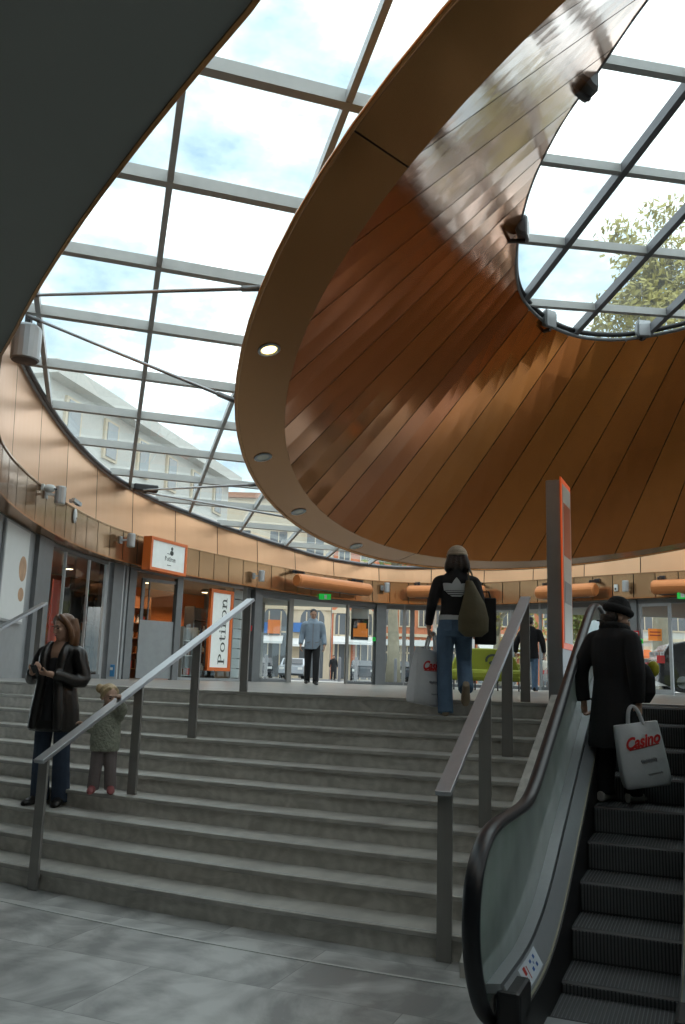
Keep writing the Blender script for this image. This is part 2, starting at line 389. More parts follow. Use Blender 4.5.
# --- copper band round the opening: lower strip, upper band up to the glass edge
NB = 6
def band(name, m, curve, zlo, zhi, lean, wid, drop=0.0):
    L_ = 0; b = MB(); n = len(curve); per = sum((curve[i] - curve[i - 1]).length for i in range(n)); cnt = round(per / wid)
    Q = resample(curve, cnt * NB); outw = offset(Q, lean)
    for i in range(cnt * NB):
        a, c = Q[i], Q[(i + 1) % len(Q)]; a1, c1 = outw[i], outw[(i + 1) % len(Q)]
        u0 = i // NB + .02 + (i % NB) / NB * .96; u1 = i // NB + .02 + (i % NB + 1) / NB * .96
        g = .013 / max(.05, (c - a).length)
        def lp(p, q, t): return p + (q - p) * t
        t0 = g if i % NB == 0 else 0; t1 = 1 - g if i % NB == NB - 1 else 1
        p0, p1 = lp(a, c, t0), lp(a, c, t1); q0, q1 = lp(a1, c1, t0), lp(a1, c1, t1)
        b.add([V((p0.x, p0.y, zlo(p0))), V((p1.x, p1.y, zlo(p1))), V((q1.x, q1.y, zhi(q1))), V((q0.x, q0.y, zhi(q0)))], [(0, 1, 2, 3)], [((u0, 0), (u1, 0), (u1, 1), (u0, 1))])
    return b.build(name, m, fix=False)
strip_o = band('trim_3', 'copper_strip', RING, lambda p: ZR0, lambda p: ZR1, .02, .62); tag(strip_o, kind='structure')
UPC = offset(RING, .06)
band_o = band('trim_4', 'copper_band', UPC, lambda p: ZR1, lambda p: glass_z(p.x, p.y) - .06, .06, 1.75); tag(band_o, kind='structure')
bk = MB(); A_ = offset(RING, .06); B_ = offset(RING, .10); D_ = offset(RING, .16)
bk.ring([[V((a.x, a.y, ZR0 + .0)), V((b.x, b.y, ZR1)), V((d.x, d.y, glass_z(d.x, d.y)))] for a, b, d in zip(A_, B_, D_)], close=False, cap=False, loop=True)
tag(bk.build('trim_5', 'joint', fix=False), kind='structure')
R0 = offset(RING, -.01); lg = MB(); R1 = offset(RING, .07)
lg.ring([[V((a.x, a.y, ZR1 - .012)), V((a.x, a.y, ZR1 + .012)), V((b.x, b.y, ZR1 + .012)), V((b.x, b.y, ZR1 - .012))] for a, b in zip(offset(RING, .0), R1)], loop=True)
tag(lg.build('trim_6', 'copper_strip', fix=True), kind='structure')
lo = MB(); Rw = offset(RING, .30); Rn = offset(RING, .012)
R1 = [n_.lerp(w_, max(0, min(1, (p.y - 6.5) / 3.0)) if p.x < 3 else 1) for n_, w_, p in zip(Rn, Rw, RING)]
lo.ring([[V((a.x, a.y, ZR0 - .012)), V((a.x, a.y, ZR0 + .012)), V((b.x, b.y, ZR0 + .012)), V((b.x, b.y, ZR0 - .012))] for a, b in zip(R0, R1)], loop=True)
tag(lo.build('trim_7', 'copper_rim'), kind='structure')
gt = MB(); G_ = offset(RING, .12)
gt.tube([V((p.x, p.y, glass_z(p.x, p.y) - .03)) for p in G_], .05, 6, loop=True)
tag(gt.build('trim_8', 'frame_light', smooth=True), kind='structure')
gt = MB(); G_ = offset(RING, .05)
gt.tube([V((p.x, p.y, glass_z(p.x, p.y) - .02)) for p in G_], .045, 6, loop=True)
tag(gt.build('trim_9', 'bar_dark', smooth=True), kind='structure')

# ================================================================== COPPER FUNNEL
SLA, SLB = -.18, .23
nrm = V((-SLB, -SLA, 1)).normalized(); e1 = V((1, 0, SLB)).normalized(); e2 = nrm.cross(e1)
RC, RR = V((7.953, 10.781, 4.889 + EZ)), 9.478
IC, IR = V((7.846, 10.915, 4.840 + EZ)), 8.81
def rim_pt(th): return RC + (e1 * cos(th) + e2 * sin(th)) * RR
def inn_pt(th): return IC + (e1 * cos(th) + e2 * sin(th)) * IR
OPEN = [(2.55, 12.0), (2.67, 13.02), (2.89, 13.88), (3.24, 14.55), (3.8, 15.25), (4.51, 15.77), (5.37, 16.02), (6.13, 15.96), (6.9, 15.68), (8.2, 14.8), (9.6, 13.2), (10.6, 11), (10.9, 8.6), (10.2, 6.3), (8.6, 4.9), (6.6, 4.7), (4.8, 5.7), (3.7, 7.3), (3.19, 8.52), (2.94, 9.37), (2.7, 10.12), (2.55, 11.1)]
OP = [V((p.x, p.y, glass2_z(p.x, p.y) - .10)) for p in spline([V((a, b, 0)) for a, b in reversed(OPEN)], 10)]   # counter-clockwise
NP = 49
# start the opening curve at the joint that faces rim angle 125.6 degrees
i0 = min(range(len(OP)), key=lambda i: (V((OP[i].x, OP[i].y, 0)) - V((5.45, 16.0, 0))).length)
OP = OP[i0:] + OP[:i0]; 
_fine = resample(OP, 1960)                                            # sheets are wider along the near left side of the opening
OPR = [_fine[int(round(1960 * (u + .35 / (2 * pi) * (1 - cos(2 * pi * u))))) % 1960] for u in [i / (NP * 2) for i in range(NP * 2)]]
TH0 = radians(125.6)
funnel = thing('copper_funnel', 'huge inverted copper funnel hanging under the glass roof, with a flat lower rim', 'ceiling funnel', (RC.x, RC.y, RC.z))
FO = funnel.location.copy()
pb = MB(); NR = 6; gap = .006
def ruled(th, j, t):                      # straight rulings from the inner rim to the opening
    a = inn_pt(th); b = j; return a.lerp(b, t)
for k in range(NP):
    tha = TH0 + 2 * pi * k / NP; thb = TH0 + 2 * pi * (k + 1) / NP; thm = (tha + thb) / 2
    oa, om, ob = OPR[2 * k], OPR[2 * k + 1], OPR[(2 * k + 2) % (2 * NP)]
    for h_ in (0, 1):
        th_l, th_r = (tha, thm) if h_ == 0 else (thm, thb); ol, orr = (oa, om) if h_ == 0 else (om, ob)
        for r_ in range(NR):
            t0, t1 = r_ / NR, (r_ + 1) / NR
            P = [ruled(th_l, ol, t0), ruled(th_r, orr, t0), ruled(th_r, orr, t1), ruled(th_l, ol, t1)]
            if h_ == 0:
                d = (P[1] - P[0]).normalized() * .014; P[0] += d; d = (P[2] - P[3]).normalized() * .009; P[3] += d
            else:
                d = (P[0] - P[1]).normalized() * .014; P[1] += d; d = (P[3] - P[2]).normalized() * .009; P[2] += d
            u0 = k + .02 + h_ * .48; u1 = u0 + .48
            pb.add([p - FO for p in P], [(0, 1, 2, 3)], [((u0, t0), (u1, t0), (u1, t1), (u0, t1))])
pb.build('panel_cladding', 'copper_panel', funnel, fix=False)
# dark backing, outer shell
ob_ = MB(); rings = []
for k in range(NP * 2):
    th = TH0 + pi * k / NP; o = OPR[k]; a = inn_pt(th)
    dirv = (a - IC).normalized(); up_ = V((0, 0, .05))
    rings.append([a + dirv * .03 + up_ - FO, a.lerp(o, .5) + dirv * .04 + up_ - FO, o + dirv * .02 - FO])
ob_.ring(rings, close=False, cap=False, loop=True); ob_.build('backing', 'joint', funnel, fix=False)
os_ = MB(); rings = []
for k in range(NP * 2):
    th = TH0 + pi * k / NP; o = OPR[k]; a = rim_pt(th); dirv = (a - RC).normalized()
    rings.append([a - FO, a.lerp(o, .5) + dirv * .25 - FO, o + dirv * .35 + V((0, 0, .05)) - FO])
os_.ring(rings, close=False, cap=False, loop=True); os_.build('outer_shell', 'copper_rim', funnel, fix=False)
# flat rim made of long curved sheets
so = MB(); NS = 5; sub = 24
for k in range(NS):
    for q in range(sub):
        a = radians(212.7) + 2 * pi * (k + q / sub) / NS; b = radians(212.7) + 2 * pi * (k + (q + 1) / sub) / NS
        if q == 0: a += .0009
        if q == sub - 1: b -= .0009
        P = [rim_pt(a), rim_pt(b), inn_pt(b), inn_pt(a)]; u0 = k + .02 + .96 * q / sub; u1 = k + .02 + .96 * (q + 1) / sub
        so.add([p - FO for p in P], [(0, 1, 2, 3)], [((u0, 0), (u1, 0), (u1, 1), (u0, 1))])
so.build('lower_rim', 'copper_rim', funnel, fix=False)
sb = MB(); sb.ring([[rim_pt(2 * pi * k / 96) + nrm * .02 - FO, inn_pt(2 * pi * k / 96) + nrm * .02 - FO] for k in range(96)], close=False, cap=False, loop=True)
sb.build('rim_backing', 'joint', funnel, fix=False)
et = MB(); et.tube([rim_pt(2 * pi * k / 120) - FO for k in range(120)], .025, 6, loop=True); et.build('rim_edge', 'copper_rim', funnel, smooth=True)
tr = MB(); tr.tube([p - FO + V((0, 0, .03)) for p in OP], .035, 8, loop=True); tr.build('opening_trim', 'frame_grey', funnel, smooth=True)
tr = MB(); tr.tube([p - FO + V((0, 0, .13)) for p in OP], .05, 8, loop=True); tr.build('opening_gasket', 'black', funnel, smooth=True)

# ================================================================== GLASS ROOFS
MIDC = [V((rim_pt(TH0 + pi * k / NP).x, rim_pt(TH0 + pi * k / NP).y, 0)).lerp(V((OPR[k].x, OPR[k].y, 0)), .5) for k in range(NP * 2)]
RIMC = [V((rim_pt(TH0 + pi * k / NP).x, rim_pt(TH0 + pi * k / NP).y, 0)) for k in range(NP * 2)]
HOLE = []                                                             # where the funnel's outer shell meets the glass plane
for k in range(NP * 2):
    a = rim_pt(TH0 + pi * k / NP); o = OPR[k]; t = 0.0
    while t < 1 and (lambda p: p.z < glass_z(p.x, p.y) - .25)(a.lerp(o, t)): t += .02
    p = a.lerp(o, max(0.0, t - .08)) + ((a - RC).normalized() * .12 if t < .1 else V((0, 0, 0))); HOLE.append(V((p.x, p.y, 0)))
GL = offset(RING, .12)
def roof_bars(name, ang, offs, keep, zf, wd, ht, m, parent, dz=0.0, long_=False, lim=45):
    d = V((cos(ang), sin(ang), 0)); n_ = V((-sin(ang), cos(ang), 0))
    for o_ in offs:
        run = None; t = -lim
        while t < lim:
            p = n_ * o_ + d * t
            if keep(p):
                if run is None: run = [p, p]
                run[1] = p
            if (not keep(p) or t + .08 >= lim) and run is not None:
                a, b = run; run = None
                if (b - a).length > .25:
                    A = V((a.x, a.y, zf(a.x, a.y) + dz)); B = V((b.x, b.y, zf(b.x, b.y) + dz))
                    MB().bar(A, B, wd, ht).build(name, m, parent)
            t += .08
win1 = thing('window_1', None, None, kind='structure')
plate_with_hole('glass', [V((p.x, p.y, glass_z(p.x, p.y) + .12)) for p in GL], [V((p.x, p.y, glass_z(p.x, p.y) + .12)) for p in HOLE], 'roof_glass', win1)
keep1 = lambda p: inside(p, GL) and not inside(p, HOLE)
CROSS, LONG = radians(18.4), radians(105.0)
_c = [7.10 + 1.737 * i for i in range(-6, 12)]
keep1b = lambda p: keep1(p) and p.x < 8
roof_bars('cross_bar', CROSS, _c, keep1b, glass_z, .12, .14, 'bar_light', win1, dz=.03)
_l = [-.31 - 1.55 * i for i in range(-3, 6)]
roof_bars('long_bar', LONG, _l, keep1b, glass_z, .07, .12, 'bar_mid', win1, dz=.02)
win2 = thing('window_2', None, None, kind='structure')
OUT2 = offset([V((p.x, p.y, 0)) for p in OPR], .45)
plate_with_hole('glass', [V((p.x, p.y, glass2_z(p.x, p.y) + .12)) for p in OUT2], None, 'roof_glass', win2)
keep2 = lambda p: inside(p, OUT2)
C2, L2 = radians(17.4), radians(104.3)
roof_bars('cross_bar', C2, [8.04 + 1.63 * i for i in range(-7, 4)], keep2, glass2_z, .11, .13, 'bar_light', win2, dz=.05)
roof_bars('long_bar', L2, [-6.56 - 1.55 * i for i in range(-4, 5)], keep2, glass2_z, .10, .16, 'bar_dark', win2, dz=.03)
# ================================================================== ESCALATOR
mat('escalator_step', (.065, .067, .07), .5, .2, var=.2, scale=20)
mat('step_ribs_lightened', (.19, .195, .20), .45, .2, var=.1, scale=20)  # paler than the steps: front light on the risers painted into the colour
mat('deck_steel', (.46, .48, .50), .38, .45, var=.06, scale=20)
mat('deck_edge', (.55, .52, .40), .4, .5)
mat('sticker_white', (.75, .80, .86), .5)
mat('sticker_blue', (.06, .16, .45), .5); mat('sticker_red', (.55, .05, .04), .5)
def nose_z(s):
    z = .45 * (s - 1.0); r = .22
    def soft(x, k): return x if x > k else (0 if x < -k else (x + k) ** 2 / (4 * k))
    return UF - soft(UF - soft(z, r), r)
esca = thing('escalator', 'narrow dark escalator with glass sides beside the stone steps', 'escalator', tuple(ESC), -EA)
def el(s, t, z): return V((t, s, z))                                  # local frame: x across, y up the run
ST0, ST1 = .165, .775
tread_len = .387; s0_ = 2.71
for k in range(-6, 6):
    s = s0_ - tread_len * k; 
    if s > S_TOP or s < .72: continue
    def lz(q):                                                        # steps level out into the combs
        return nose_z(q + .0) if True else 0
    z = .79 - .18 * k; z = max(0.010, min(UF + .004, z)); zb = max(0.0, z - .18) if k > -4 else max(z - .18, 0)
    if k <= -4: zb = z - .14
    b = MB(); sb_ = min(S_TOP, s + tread_len + .01)
    prof = [(s, zb - .03), (s, z - .012), (s + .012, z), (sb_, z), (sb_, zb - .03)]
    b.extrude([el(q, ST0, h) for q, h in prof], (ST1 - ST0, 0, 0))
    so_ = b.build('step', 'escalator_step', esca)
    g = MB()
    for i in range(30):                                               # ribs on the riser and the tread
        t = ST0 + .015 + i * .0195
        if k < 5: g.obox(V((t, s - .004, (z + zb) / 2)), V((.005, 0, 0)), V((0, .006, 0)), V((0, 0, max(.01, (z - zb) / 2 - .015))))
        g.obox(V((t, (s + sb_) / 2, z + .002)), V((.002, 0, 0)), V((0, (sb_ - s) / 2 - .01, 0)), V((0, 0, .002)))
    g.build('ribs', 'step_ribs_lightened', so_)
cb = MB(); cb.obox(el(.36, (ST0 + ST1) / 2, .01), V(((ST1 - ST0) / 2 + .1, 0, 0)), V((0, .38, 0)), V((0, 0, .012)))
cb.build('comb_plate', 'frame_light', esca)
cb = MB(); cb.obox(el(S_TOP + .28, (ST0 + ST1) / 2, UF + .008), V(((ST1 - ST0) / 2 + .1, 0, 0)), V((0, .30, 0)), V((0, 0, .012)))
cb.build('comb_plate', 'frame_light', esca)
HP = [(.52, .06), (.26, .12), (.04, .25), (-.10, .43), (-.15, .62), (-.10, .80), (.06, .92), (.30, .97), (.70, .975), (1.0, .98), (1.22, 1.02), (1.5, 1.13), (2.2, 1.445), (3.2, 1.895), (3.9, 2.205), (4.2, 2.32), (4.45, 2.375), (4.7, 2.385), (4.92, 2.35), (5.06, 2.24), (5.06, 2.08), (4.9, 1.95), (4.7, 1.90)]
for side, sg in ((0.0, 1), (ST0 + ST1, -1)):
    path = [el(p.x, side, p.y) for p in spline([V((a, b, 0)) for a, b in HP], 5, closed=False)]
    rb = MB(); rings = []
    for i, p in enumerate(path):
        d = (path[min(i + 1, len(path) - 1)] - path[max(i - 1, 0)]).normalized(); u = V((1, 0, 0)).cross(d)
        if u.z < 0 and 3 < i < len(path) - 3 and False: u = -u
        rings.append([p + V((1, 0, 0)) * (cos(2 * pi * j / 12) * .041) + u * (sin(2 * pi * j / 12) * .024) for j in range(12)])
    rb.ring(rings); rb.build('handrail', 'rubber', esca, smooth=True)
    gp = MB(); inner = [(p.y, p.z) for p in path]                    # toughened glass inside the rail
    lowz = lambda s: nose_z(s) + .24
    A = []; 
    for s, z in inner:
        zz = lowz(max(.12, min(4.95, s)))
        if z > zz + .02: A.append((s, z, zz))
    gv = []; 
    for th in (-.006, .006):
        gv.append([V((side + th, s, z - .012)) for s, z, zz in A]); gv.append([V((side + th, max(.1, min(4.97, s)), zz)) for s, z, zz in A])
    n = len(A); gp.add(gv[0] + gv[1] + gv[2] + gv[3], [(i, i + 1, n + i + 1, n + i) for i in range(n - 1)] + [(2 * n + i, 3 * n + i, 3 * n + i + 1, 2 * n + i + 1) for i in range(n - 1)])
    gp.build('glass_panel', 'balustrade_glass', esca, fix=False)
    S_ = [.10 + i * (5.15 - .10) / 60 for i in range(61)]
    dk = MB()                                                        # steel deck sloping down to the steps
    dk.ring([[V((side + sg * t, s, nose_z(s) + z)) for t, z in ((.085, .335), (.145, .235), (.145, .215), (.085, .30))] for s in S_])
    dk.build('deck', 'deck_steel', esca)
    d2 = MB(); d2.ring([[V((side + sg * t, s, nose_z(s) + z)) for t, z in ((-.03, .325), (.072, .34), (.072, .30), (-.03, .285))] for s in S_]); d2.build('glass_holder', 'deck_steel', esca)
    d3 = MB(); d3.ring([[V((side + sg * t, s, nose_z(s) + z)) for t, z in ((.142, .232), (.152, .222), (.152, .205), (.142, .205))] for s in S_]); d3.build('edge_strip', 'deck_edge', esca)
    sk = MB(); sk.ring([[V((side + sg * t, s, z)) for t, z in ((.138, nose_z(s) + .215), (.160, nose_z(s) + .215), (.160, max(-.02, nose_z(s) - .30)), (.138, max(-.02, nose_z(s) - .30)))] for s in S_]); sk.build('skirt', 'black', esca)
    so2 = MB(); so2.ring([[V((side + sg * t, s, z)) for t, z in ((-.11, nose_z(s) + .28), (-.06, nose_z(s) + .28), (-.06, max(-.02, nose_z(s) - .6)), (-.11, max(-.02, nose_z(s) - .6)))] for s in S_[5:]]); so2.build('outer_cladding', 'steel_dark', esca)
    nb = MB(); nb.obox(V((side + sg * .105, .21, .15)), V((.055, 0, 0)), V((0, .13, 0)), V((0, 0, .165))); nb.build('newel_box', 'black', esca, bevel=.02)
# pictogram sticker on the lower end of the left deck
stk = MB(); s1, s2 = .36, .74
def dk_pt(s, f, up=.003): return V((.085 + .06 * f, s, nose_z(s) + .335 - .10 * f)) + V((.8, 0, .6)) * up
for i_ in range(8):
    sa_, sb2_ = s1 + (s2 - s1) * i_ / 8, s1 + (s2 - s1) * (i_ + 1) / 8; stk.add([dk_pt(sa_, .1), dk_pt(sa_, .9), dk_pt(sb2_, .9), dk_pt(sb2_, .1)], [(0, 1, 2, 3)])
stick = stk.build('warning_sticker', 'sticker_white', esca); stick['label'] = 'white pictogram sticker'
q = MB(); 
for s, f, a, b in ((.66, .3, .03, .14), (.66, .62, .03, .14), (.58, .3, .035, .12), (.58, .6, .035, .14), (.62, .45, .012, .1)):
    q.add([dk_pt(s - a / 2, f - b / 2, .005), dk_pt(s - a / 2, f + b / 2, .005), dk_pt(s + a / 2, f + b / 2, .005), dk_pt(s + a / 2, f - b / 2, .005)], [(0, 1, 2, 3)])
q.build('blue_pictogram', 'sticker_blue', stick)
q = MB()
for s, f, a, b in ((.44, .35, .04, .3), (.42, .65, .03, .2), (.49, .5, .012, .5)):
    q.add([dk_pt(s - a / 2, f - b / 2, .005), dk_pt(s - a / 2, f + b / 2, .005), dk_pt(s + a / 2, f + b / 2, .005), dk_pt(s + a / 2, f - b / 2, .005)], [(0, 1, 2, 3)])
q.build('red_pictogram', 'sticker_red', stick)

# ================================================================== STAIR RAILS
def stair_rail(label, foot, top, fr, zs, h0, h1, over=.06):
    """flat steel rail on flat posts; foot / top are the ends in plan, fr the posts along it"""
    t = thing('stair_handrail', label, 'handrail', (foot.x, foot.y, 0), group='brushed steel handrails of the steps')
    d = V((top.x - foot.x, top.y - foot.y, 0)); Ln = d.length; dn = d.normalized(); sd = V((dn.y, -dn.x, 0))
    zr = lambda f: h0 + (h1 - h0) * f
    b = MB(); a_ = dn * (-over) + V((0, 0, zr(-over / Ln))); c_ = dn * (Ln + over) + V((0, 0, zr(1 + over / Ln)))
    b.bar(a_, c_, .098, .03); b.build('rail', 'steel', t, bevel=.003)
    for f, z in zip(fr, zs):
        p = MB(); top_z = zr(f) - .014; c = dn * (Ln * f)
        p.obox(V((c.x, c.y, (z + top_z) / 2)), sd * .046, dn * .012, V((0, 0, (top_z - z) / 2)))
        p.build('post', 'steel_dark', t, bevel=.002)
    return t
def frac(p, a, b): return (V((p.x, p.y, 0)) - V((a.x, a.y, 0))).dot(V((b.x - a.x, b.y - a.y, 0))) / V((b.x - a.x, b.y - a.y, 0)).length_squared
LA, LB = at(32.5, 890, 0), atd(243.5, 688, 9.42)
f1, f2 = .385, .685
LZ0 = EZ + (at(39, 757, 3) - EYE).z * 0 + 0
def z_at(px, py, P):                                                  # height of the measured point above plan position P
    v = ray(px, py); k = hypot(P.x, P.y) / hypot(v.x, v.y); return EZ + v.z * k
lz0, lz1 = z_at(39, 757, LA), z_at(246, 602, LB)
stair_rail('steel handrail running up the steps beside the small child', LA, LB, (0, f1, f2, 1), (0, UF - 6 * RISE, UF - 3 * RISE, UF), lz0, lz1)
RA = at(444, 962, 0); RB = atd(525.5, 700, 8.55)
rz0, rz1 = z_at(444, 788, RA), z_at(522, 600, RB)
def ztread(P):
    for k in range(0, 11):
        if P.y > stair_y(P.x, k) - .001: return UF - RISE * k if k < 10 else 0
    return 0
zz = []
for f in (f1, f2):
    P = RA.lerp(RB, f); zz.append(ztread(P))
stair_rail('steel handrail running up the steps next to the escalator', RA, RB, (0, f1, f2, 1), (0, zz[0], zz[1], UF), rz0, rz1)
FB = atd(34, 682, 11.25); FA = V((FB.x, FB.y, 0)) - V((LB.x - LA.x, LB.y - LA.y, 0))
stair_rail('steel handrail along the left wall, behind the person with the phone', FA, FB, (0, f1, f2, 1), (0, ztread(FA.lerp(FB, f1)), ztread(FA.lerp(FB, f2)), UF), lz0, z_at(38, 605, FB))

# ================================================================== TOTEM SIGN
mat('poster_pale', (.62, .58, .50), .35, var=.1)
mat('poster_red', (.50, .10, .03), .35)
mat('orange_edge', (.85, .13, .03), .4, emit=(.9, .12, .02), estr=.25)
TP = at(553, 703, UF) 
TP = atd(556, 700, 8.75); TP.z = UF
tot = thing('totem_sign', 'tall grey sign pillar with an orange edge, standing between handrail and escalator', 'sign pillar', (TP.x, TP.y, UF), -radians(24))
tH = z_at(553, 480, TP) - UF
MB().box((0, .28, tH / 2), (.145, .55, tH)).build('pillar', 'frame_light', tot, bevel=.006)
MB().box((.078, .28, tH / 2 + .28), (.014, .575, tH - .50)).build('lit_frame', 'orange_edge', tot)
p_ = MB(); p_.box((.087, .29, tH / 2 + .28), (.006, .48, tH - .62)); fp = p_.build('poster', 'poster_pale', tot)
MB().box((.0915, .29, tH - .50), (.003, .40, .55)).build('poster_picture', 'poster_red', fp)
MB().box((.0915, .29, tH - 1.15), (.003, .40, .22)).build('poster_stripe', 'steel_dark', fp)
# ================================================================== SHOP FRONTS AND ENTRANCE
FRONT = offset(RING, .36)
def hit(curve, x, y=672):
    """farthest meeting of the sight line of column x with a plan curve; returns the point and the inward normal"""
    v = ray(x, y); v = V((v.x, v.y, 0)).normalized(); best = None
    for i in range(len(curve)):
        a, b = curve[i - 1], curve[i]; d = b - a
        den = v.x * d.y - v.y * d.x
        if abs(den) < 1e-9: continue
        t = (a.x * d.y - a.y * d.x) / den; q = (a.x * v.y - a.y * v.x) / den
        if 0 <= q <= 1 and t > 0 and (best is None or t > best[0]): best = (t, a.lerp(b, q), V((-d.y, d.x, 0)).normalized())
    return best[1], best[2]
def hx(x): 
    p, n = hit(FRONT, x); return p
ZH = ZR0 - .02
def between(a, b, n=6): return [a.lerp(b, i / n) for i in range(n + 1)]
def curve_pts(x0, x1, n):
    return [hx(x0 + (x1 - x0) * i / n) for i in range(n + 1)]
def post(parent, x, wpx, m='frame_grey', dep=.10, z0=UF, z1=ZH, name='post', push=0.0):
    a, b = hx(x - wpx / 2), hx(x + wpx / 2); d = (b - a); wd = d.length; d.normalize(); n = V((d.y, -d.x, 0))
    MB().obox(V(((a.x + b.x) / 2, (a.y + b.y) / 2, (z0 + z1) / 2)) + n * push, d * (wd / 2), n * (dep / 2), V((0, 0, (z1 - z0) / 2))).build(name, m, parent)
def rail_(parent, x0, x1, z0, z1, m='frame_grey', dep=.08, name='rail', n=4):
    P = curve_pts(x0, x1, n); b = MB(); rings = []
    for i, p in enumerate(P):
        d = (P[min(i + 1, n)] - P[max(i - 1, 0)]).normalized(); nn = V((d.y, -d.x, 0)) * (dep / 2)
        rings.append([V((p.x, p.y, z0)) - nn, V((p.x, p.y, z0)) + nn, V((p.x, p.y, z1)) + nn, V((p.x, p.y, z1)) - nn])
    b.ring(rings); b.build(name, m, parent)
def pane(parent, x0, x1, z0, z1, m='shop_glass', name='pane', n=4, push=0.0):
    P = curve_pts(x0, x1, n); b = MB(); vs = []
    for p in P: vs += [V((p.x, p.y, z0)), V((p.x, p.y, z1))]
    b.add(vs, [(2 * i, 2 * i + 2, 2 * i + 3, 2 * i + 1) for i in range(n)]); b.build(name, m, parent, fix=False)
mat('shop_red', (.42, .05, .025), .5, var=.15); mat('shop_orange', (.70, .20, .05), .5); mat('shop_dark', (.06, .045, .04), .6, var=.2)
mat('shop_wood', (.30, .13, .06), .5); mat('leaf_grey', (.33, .35, .36), .35, .2)
mat('slat_white', (.55, .57, .56), .5)
mat('lamp_warm', (1, .8, .55), .5, emit=(1, .75, .45), estr=6.0)
# left wall panel with its poster
w1 = thing('wall_shopfront', None, None, kind='structure')
rail_(w1, -60, 21, UF, ZH, 'frame_light', .06, 'panel', 8)
post(w1, 28.5, 15, 'frame_grey', .22)
# red shop window
wd3 = thing('window_3', None, None, kind='structure')
pane(wd3, 36, 98, UF + .08, ZH - .05); rail_(wd3, 36, 98, UF, UF + .09); rail_(wd3, 36, 98, ZH - .07, ZH, 'frame_grey')
for x, w_ in ((37, 1.2), (55, .5), (80, .5), (98.5, 3)): post(wd3, x, w_, 'frame_light' if w_ > 1 else 'bar_mid', .06)
# doorway of the second shop
dr1 = thing('door_1', None, None, kind='structure')
post(dr1, 107, 10, 'frame_grey', .22); post(dr1, 113.5, 3, 'bar_mid', .12); post(dr1, 123.5, 7, 'frame_grey', .16); post(dr1, 118.6, 2.2, 'frame_light', .1)
rail_(dr1, 119, 176, ZH - .06, ZH, 'frame_grey', .10)
post(dr1, 173, 5.5, 'frame_grey', .12)
# open door leaf, swung inwards
ha = hx(172); hb = hx(138); dd = (hb - ha).normalized(); ndir = V((dd.y, -dd.x, 0))
if ndir.dot(ha - V((4, 16, 0))) < 0: ndir = -ndir
tl = dd * .95 + ndir * .30; tl.normalize(); LW = min(1.05, (hb - ha).length * .82)
def leaf_box(f0, f1, z0, z1, th, nm, m, par): 
    c = ha + tl * (LW * (f0 + f1) / 2); nn = V((tl.y, -tl.x, 0))
    return MB().obox(V((c.x, c.y, (z0 + z1) / 2)), tl * (LW * (f1 - f0) / 2), nn * (th / 2), V((0, 0, (z1 - z0) / 2))).build(nm, m, par)
lf = leaf_box(0, 1, UF + .02, UF + 1.42, .04, 'door_leaf', 'leaf_grey', dr1)
for f0, f1_, z0, z1 in ((0, .06, UF + 1.42, UF + 2.42), (.92, 1, UF + 1.42, UF + 2.42), (0, 1, UF + 2.36, UF + 2.44), (.78, .80, UF + 1.42, UF + 2.36)): leaf_box(f0, f1_, z0, z1, .045, 'stile', 'frame_grey', lf)
leaf_box(.06, .92, UF + 1.42, UF + 2.36, .01, 'door_glass', 'shop_glass', lf)
# window of the second shop
wd4 = thing('window_4', None, None, kind='structure')
pane(wd4, 176, 238, UF + .06, ZH - .04); rail_(wd4, 176, 238, UF, UF + .07, 'frame_light'); rail_(wd4, 176, 238, ZH - .05, ZH, 'frame_light')
post(wd4, 176.5, 1.2, 'frame_light', .05); post(wd4, 230, .8, 'frame_light', .05)
sl = MB()
for i in range(9):
    P = hx(230.5); Q = hx(240); z = UF + .08 + i * .27; d = (Q - P).normalized(); n_ = V((d.y, -d.x, 0))
    sl.obox(V(((P.x + Q.x) / 2, (P.y + Q.y) / 2, z + .125)) + n_ * -.05, (Q - P) / 2, n_ * .012, V((0, 0, .122)))
sl.build('slat_panel', 'slat_white', wd4)
# shop interior: back walls, partition, furniture
SB = offset(RING, 3.6)
def hb_(x): return hit(SB, x)[0]
def wallseg(name, x0, x1, m, z0=UF, z1=ZR0):
    P = [hb_(x0 + (x1 - x0) * i / 5) for i in range(6)]; b = MB(); b.ring([[V((p.x, p.y, z0)), V((p.x, p.y, z1)), V((p.x, p.y, z1)) * 1 + V((-.1, .1, 0)), V((p.x, p.y, z0)) + V((-.1, .1, 0))] for p in P]); return tag(b.build(name, m), kind='structure')
wallseg('wall_shop_red', -40, 62, 'shop_red'); wallseg('wall_shop_dark', 62, 118, 'shop_dark'); wallseg('wall_shop_orange', 118, 200, 'shop_orange'); wallseg('wall_shop_grey', 200, 262, 'wall_grey')
pw = MB(); a_, b_ = hx(241), hb_(247); pw.bar(a_ + V((0, 0, UF + 1.3)), b_ + V((0, 0, UF + 1.3)), .12, 2.6); tag(pw.build('wall_partition', 'wall_grey'), kind='structure')
pw = MB(); a_, b_ = hx(104) + V((-.3, .3, 0)), hb_(100); pw.bar(a_ + V((0, 0, UF + 1.3)), b_ + V((0, 0, UF + 1.3)), .12, 2.6); tag(pw.build('wall_partition', 'shop_dark'), kind='structure')
